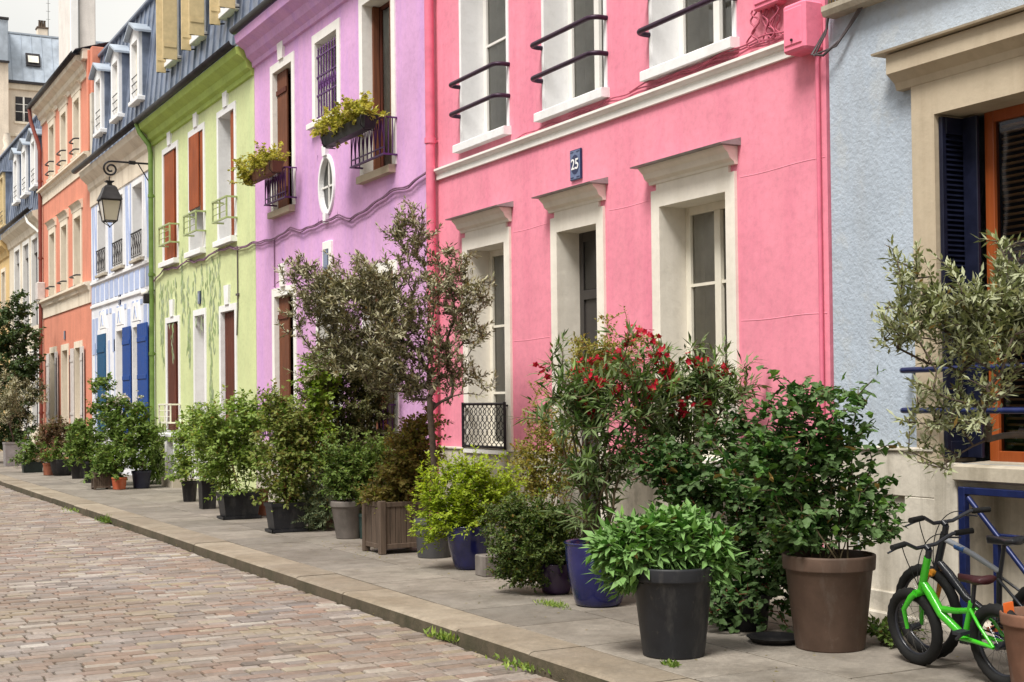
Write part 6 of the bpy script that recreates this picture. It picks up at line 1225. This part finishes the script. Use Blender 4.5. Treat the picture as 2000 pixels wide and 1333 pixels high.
# ------------------------------------------------------------------ bicycles
def bicycle(label, front, rear, rw, tyre_r, cols, hb_h, hb_w, seat_h, steer, lean, fork_arc=.03, spokes=20, grip='rubber', group='bicycles'):
    """front/rear = ground contact points; rw = wheel radius; frame drawn in a local X(forward)-Z plane"""
    f2, r2 = Vector(front), Vector(rear); base = (f2-r2).length; hd = math.atan2((f2-r2).y, (f2-r2).x)
    Rz = Matrix.Rotation(hd, 4, 'Z'); Rl = Matrix.Rotation(lean, 4, 'X'); T = Matrix.Translation((r2.x, r2.y, 0)) @ Rz @ Rl
    r = empty('bicycle', (r2.x, r2.y, 0), label, 'bicycle', group)
    def tp(P, M_=T): return [tuple(M_ @ Vector(p)) for p in P]
    frame, fork_c, acc = cols
    # head tube axis
    ax0 = Vector((base, 0, rw)); ht_top = Vector((base-.20, 0, hb_h-.07)); ht_bot = ax0*.42+ht_top*.58; ht_bot = ax0+(ht_top-ax0)*.52
    S = T @ Matrix.Translation(ht_bot) @ Matrix.Rotation(0, 4, 'Y') @ Matrix.Rotation(steer, 4, (ht_top-ht_bot).normalized()) @ Matrix.Translation(-ht_bot)
    bb = Vector((base*.40, 0, rw*1.02)); st = Vector((base*(.27 if rw < .27 else .36), 0, rw+ (seat_h-rw)*.62)); ra = Vector((0, 0, rw))
    def wheel(name, c, M_):
        w_ = mb('rubber', True); n = 56; V = []; F = []; m = 10
        for i in range(n):
            a = 2*PI*i/n
            for k in range(m):
                b = 2*PI*k/m; kn = .006 if (i % 2 == 0 and math.cos(b) > .2) else 0; R_ = rw-tyre_r+(tyre_r+kn)*math.cos(b); V.append(M_ @ Vector((c.x+R_*math.cos(a), c.y+(tyre_r)*math.sin(b), c.z+R_*math.sin(a))))
        for i in range(n):
            for k in range(m): F.append((i*m+k, ((i+1) % n)*m+k, ((i+1) % n)*m+(k+1) % m, i*m+(k+1) % m))
        w_.add(V, F, True); wo_ = w_.build(name, r)
        q = mb('bike_dark', True); rr = rw-tyre_r*1.9; q.tube([M_ @ Vector((c.x+rr*math.cos(2*PI*i/40), 0, c.z+rr*math.sin(2*PI*i/40))) for i in range(41)], .011, 6, False)
        q.tube([M_ @ Vector((c.x, -.035, c.z)), M_ @ Vector((c.x, .035, c.z))], .022, 10); q.build('rim', wo_)
        q = mb('chrome', True)
        for i in range(spokes):
            a = 2*PI*i/spokes; s_ = .028 if i % 2 else -.028; q.tube([M_ @ Vector((c.x+.02*math.cos(a+1), s_, c.z+.02*math.sin(a+1))), M_ @ Vector((c.x+rr*math.cos(a), 0, c.z+rr*math.sin(a)))], .0014, 4, False)
        q.build('spokes', wo_); return wo_
    wheel('front_wheel', ax0, S); wheel('rear_wheel', ra, T)
    k = rw/.25; tr = .0195 if rw < .27 else .018
    f = mb(frame, True)
    f.tube(tp([ht_bot, ht_top]), .024, 12)
    dn0 = ht_bot+(ht_top-ht_bot)*.25; mid = (dn0+bb)/2+Vector((.02, 0, -.035*k)); f.tube(tp([dn0, (dn0*.6+mid*.4)+Vector((0, 0, .01)), mid, bb]), [tr*1.3, tr*1.55, tr*1.45, tr*1.2], 14)
    if rw < .27: f.tube(tp([bb+Vector((-.02, 0, .03)), st]), [tr*1.05, tr], 12); f.tube(tp([(dn0+bb)/2, (dn0*.25+bb*.4+st*.35), st-Vector((0, 0, .05))]), [tr*1.1, tr*.9, tr*.9], 12)
    else: f.tube(tp([bb, st]), tr, 12)
    for s_ in (-1, 1):
        o = Vector((0, s_*.035, 0)); e = Vector((0, s_*.055, 0))
        f.tube(tp([bb+o*.8, (bb+ra)/2+e+Vector((0, 0, .01)), ra+e]), [tr*.85, tr*.7, tr*.6], 8); f.tube(tp([st-Vector((0, 0, .04))+o*.5, (st+ra)/2+e, ra+e]), [tr*.5, tr*.5, tr*.5], 8)
        f.box(*[0]*6) if 0 else None
    f.build('frame', r)
    if rw >= .27:
        t_ = mb('bike_white', True); t_.tube(tp([ht_top-Vector((0, 0, .04)), (ht_top+st)/2+Vector((0, 0, -.01)), st]), [.018, .018, .016], 12); t_.mat(acc); a_ = ht_top*.8+st*.2; b_ = ht_top*.62+st*.38; t_.tube(tp([a_-Vector((0, 0, .035)), b_-Vector((0, 0, .02))]), .021, 12); t_.build('top_tube', r)
    f = mb(fork_c, True)
    cr_ = ht_bot-(ht_top-ht_bot).normalized()*.01
    f.tube(tp([cr_+Vector((0, -.05, 0)), cr_+Vector((0, .05, 0))], S), .024, 10)
    for s_ in (-1, 1):
        p0 = cr_+Vector((0, s_*.05, 0)); p3 = ax0+Vector((0, s_*.055, 0)); p1 = p0+Vector((.02, s_*.012, -.02)); p2 = (p0+p3)/2+Vector((fork_arc, s_*.015, .01))
        f.tube(tp([p0, p1, p2, p3], S), [.019, .020, .016, .012], 10)
    f.build('fork', r)
    h = mb('bike_dark', True); top = ht_top+(ht_top-ht_bot).normalized()*.05; cl = top+Vector((.025, 0, .02)); rise = .05
    h.tube(tp([ht_top-Vector((0,0,.01)), top], S), .02, 10); h.tube(tp([top, cl], S), .019, 10)
    w2 = hb_w/2; h.tube(tp([cl+Vector((-.07, -w2, rise)), cl+Vector((-.04, -w2*.6, rise)), cl+Vector((0, -w2*.25, 0)), cl+Vector((0, w2*.25, 0)), cl+Vector((-.04, w2*.6, rise)), cl+Vector((-.07, w2, rise))], S), .012, 10)
    ho = h.build('handlebar', r)
    for s_ in (-1, 1):
        g = mb(grip, True); g.tube(tp([cl+Vector((-.045, s_*w2*.66, rise)), cl+Vector((-.072, s_*(w2+.012), rise))], S), .018, 10); g.build('grip', ho)
        g = mb('bike_dark', True); g.tube(tp([cl+Vector((-.02, s_*w2*.55, rise-.015)), cl+Vector((.03, s_*w2*.62, rise-.03)), cl+Vector((.01, s_*w2*.95, rise-.045))], S), .006, 6); g.build('brake_lever', ho)
    cb_ = mb('rubber', True)
    for s_ in (-1, 1):
        K = [cl+Vector((-.01, s_*w2*.5, rise)), cl+Vector((.16, s_*.10, .06)), cl+Vector((.15, s_*.02, -.14)), ht_bot+Vector((.02, 0, .02))]
        cb_.tube(tp([K[0]*(1-t)**3+K[1]*3*t*(1-t)**2+K[2]*3*t*t*(1-t)+K[3]*t**3 for t in [q/16 for q in range(17)]], S), .0033, 5)
    cb_.build('brake_cable', r)
    sd_ = mb('bike_dark', True); stop = Vector((st.x-(seat_h-st.z)*.28, 0, seat_h-.03)); sd_.tube(tp([st-Vector((0, 0, .03)), stop]), .013, 8); sd_.build('seat_post', r)
    s_ = mb('bike_red' if rw < .27 else 'bike_dark', True); n = 12; V = []; prof = [(-.12, .062), (-.10, .070), (-.05, .060), (0, .036), (.06, .022), (.11, .018), (.125, .010)]
    for (px, hw) in prof:
        for j in range(n): a = 2*PI*j/n; zz = .022*math.sin(a) if math.sin(a) > 0 else .028*math.sin(a); V.append(T @ Vector((stop.x+px, hw*math.cos(a), seat_h+zz+(.012 if px < -.08 else 0))))
    s_.add(V, [(i*n+j, i*n+(j+1) % n, (i+1)*n+(j+1) % n, (i+1)*n+j) for i in range(len(prof)-1) for j in range(n)]+[tuple(range(n))[::-1], tuple(range((len(prof)-1)*n, len(prof)*n))], True)
    if rw < .27: s_.mat('chrome'); s_.tube(tp([stop+Vector((-.09, -.04, .012)), stop+Vector((.03, -.03, .006))]), .006, 6)
    s_.build('saddle', r)
    c_ = mb('bike_dark', True); nn = 40; V = []
    for yy in (-.052, -.046): V += [T @ Vector((bb.x+(.062+(.005 if i % 2 else 0))*math.cos(2*PI*i/nn), yy, bb.z+(.062+(.005 if i % 2 else 0))*math.sin(2*PI*i/nn))) for i in range(nn)]
    c_.add(V, [tuple(range(nn)), tuple(range(nn, 2*nn))[::-1]]+[(i, (i+1) % nn, nn+(i+1) % nn, nn+i) for i in range(nn)], False)
    L_ = rw*.56
    for s2 in (-1, 1):
        e = bb+Vector((s2*L_*.85, s2*.075*-1, s2*-L_*.5)); c_.tube(tp([bb+Vector((0, -s2*.06, 0)), e]), .010, 8)
    co_ = c_.build('crankset', r)
    for s2 in (-1, 1):
        e = bb+Vector((s2*L_*.85, s2*.075*-1, s2*-L_*.5)); p = mb('reflector' if rw >= .27 else 'bike_dark'); V = [T @ (e+Vector((a, -s2*b, c))) for a in (-.035, .035) for b in (.005, .075) for c in (-.010, .010)]
        p.add(V, [(0, 1, 3, 2), (4, 6, 7, 5), (0, 4, 5, 1), (2, 3, 7, 6), (0, 2, 6, 4), (1, 5, 7, 3)]); p.build('pedal', co_)
    ch_ = mb('rubber', True); ch_.tube(tp([bb+Vector((0, -.049, .064)), ra+Vector((0, -.049, .03)), ra+Vector((-.03, -.049, 0)), ra+Vector((0, -.049, -.03)), bb+Vector((0, -.049, -.064))]), .005, 5); ch_.build('chain', r)
    rf_ = mb('reflector'); P0 = ra+Vector((-rw*.4, 0, rw*.95)); V = [T @ (P0+Vector((a, b, c))) for a in (-.008, .008) for b in (-.03, .03) for c in (-.035, .035)]; rf_.add(V, [(0, 1, 3, 2), (4, 6, 7, 5), (0, 4, 5, 1), (2, 3, 7, 6), (0, 2, 6, 4), (1, 5, 7, 3)]); rf_.build('rear_reflector', r)
bicycle('small bright green child bicycle leaning in front by the brown pot', (6.17, 6.28), (6.10, 5.54), .238, .034, ('bike_green', 'bike_green', 'bike_green'), .76, .58, .60, .0, math.radians(-7), .045)
bicycle('larger dark bicycle with orange fork and blue-white top tube against the wall', (6.42, 6.42), (6.44, 5.48), .295, .032, ('bike_dark', 'bike_orange', 'bike_blue'), .88, .60, .80, -.1, math.radians(-6), .01)
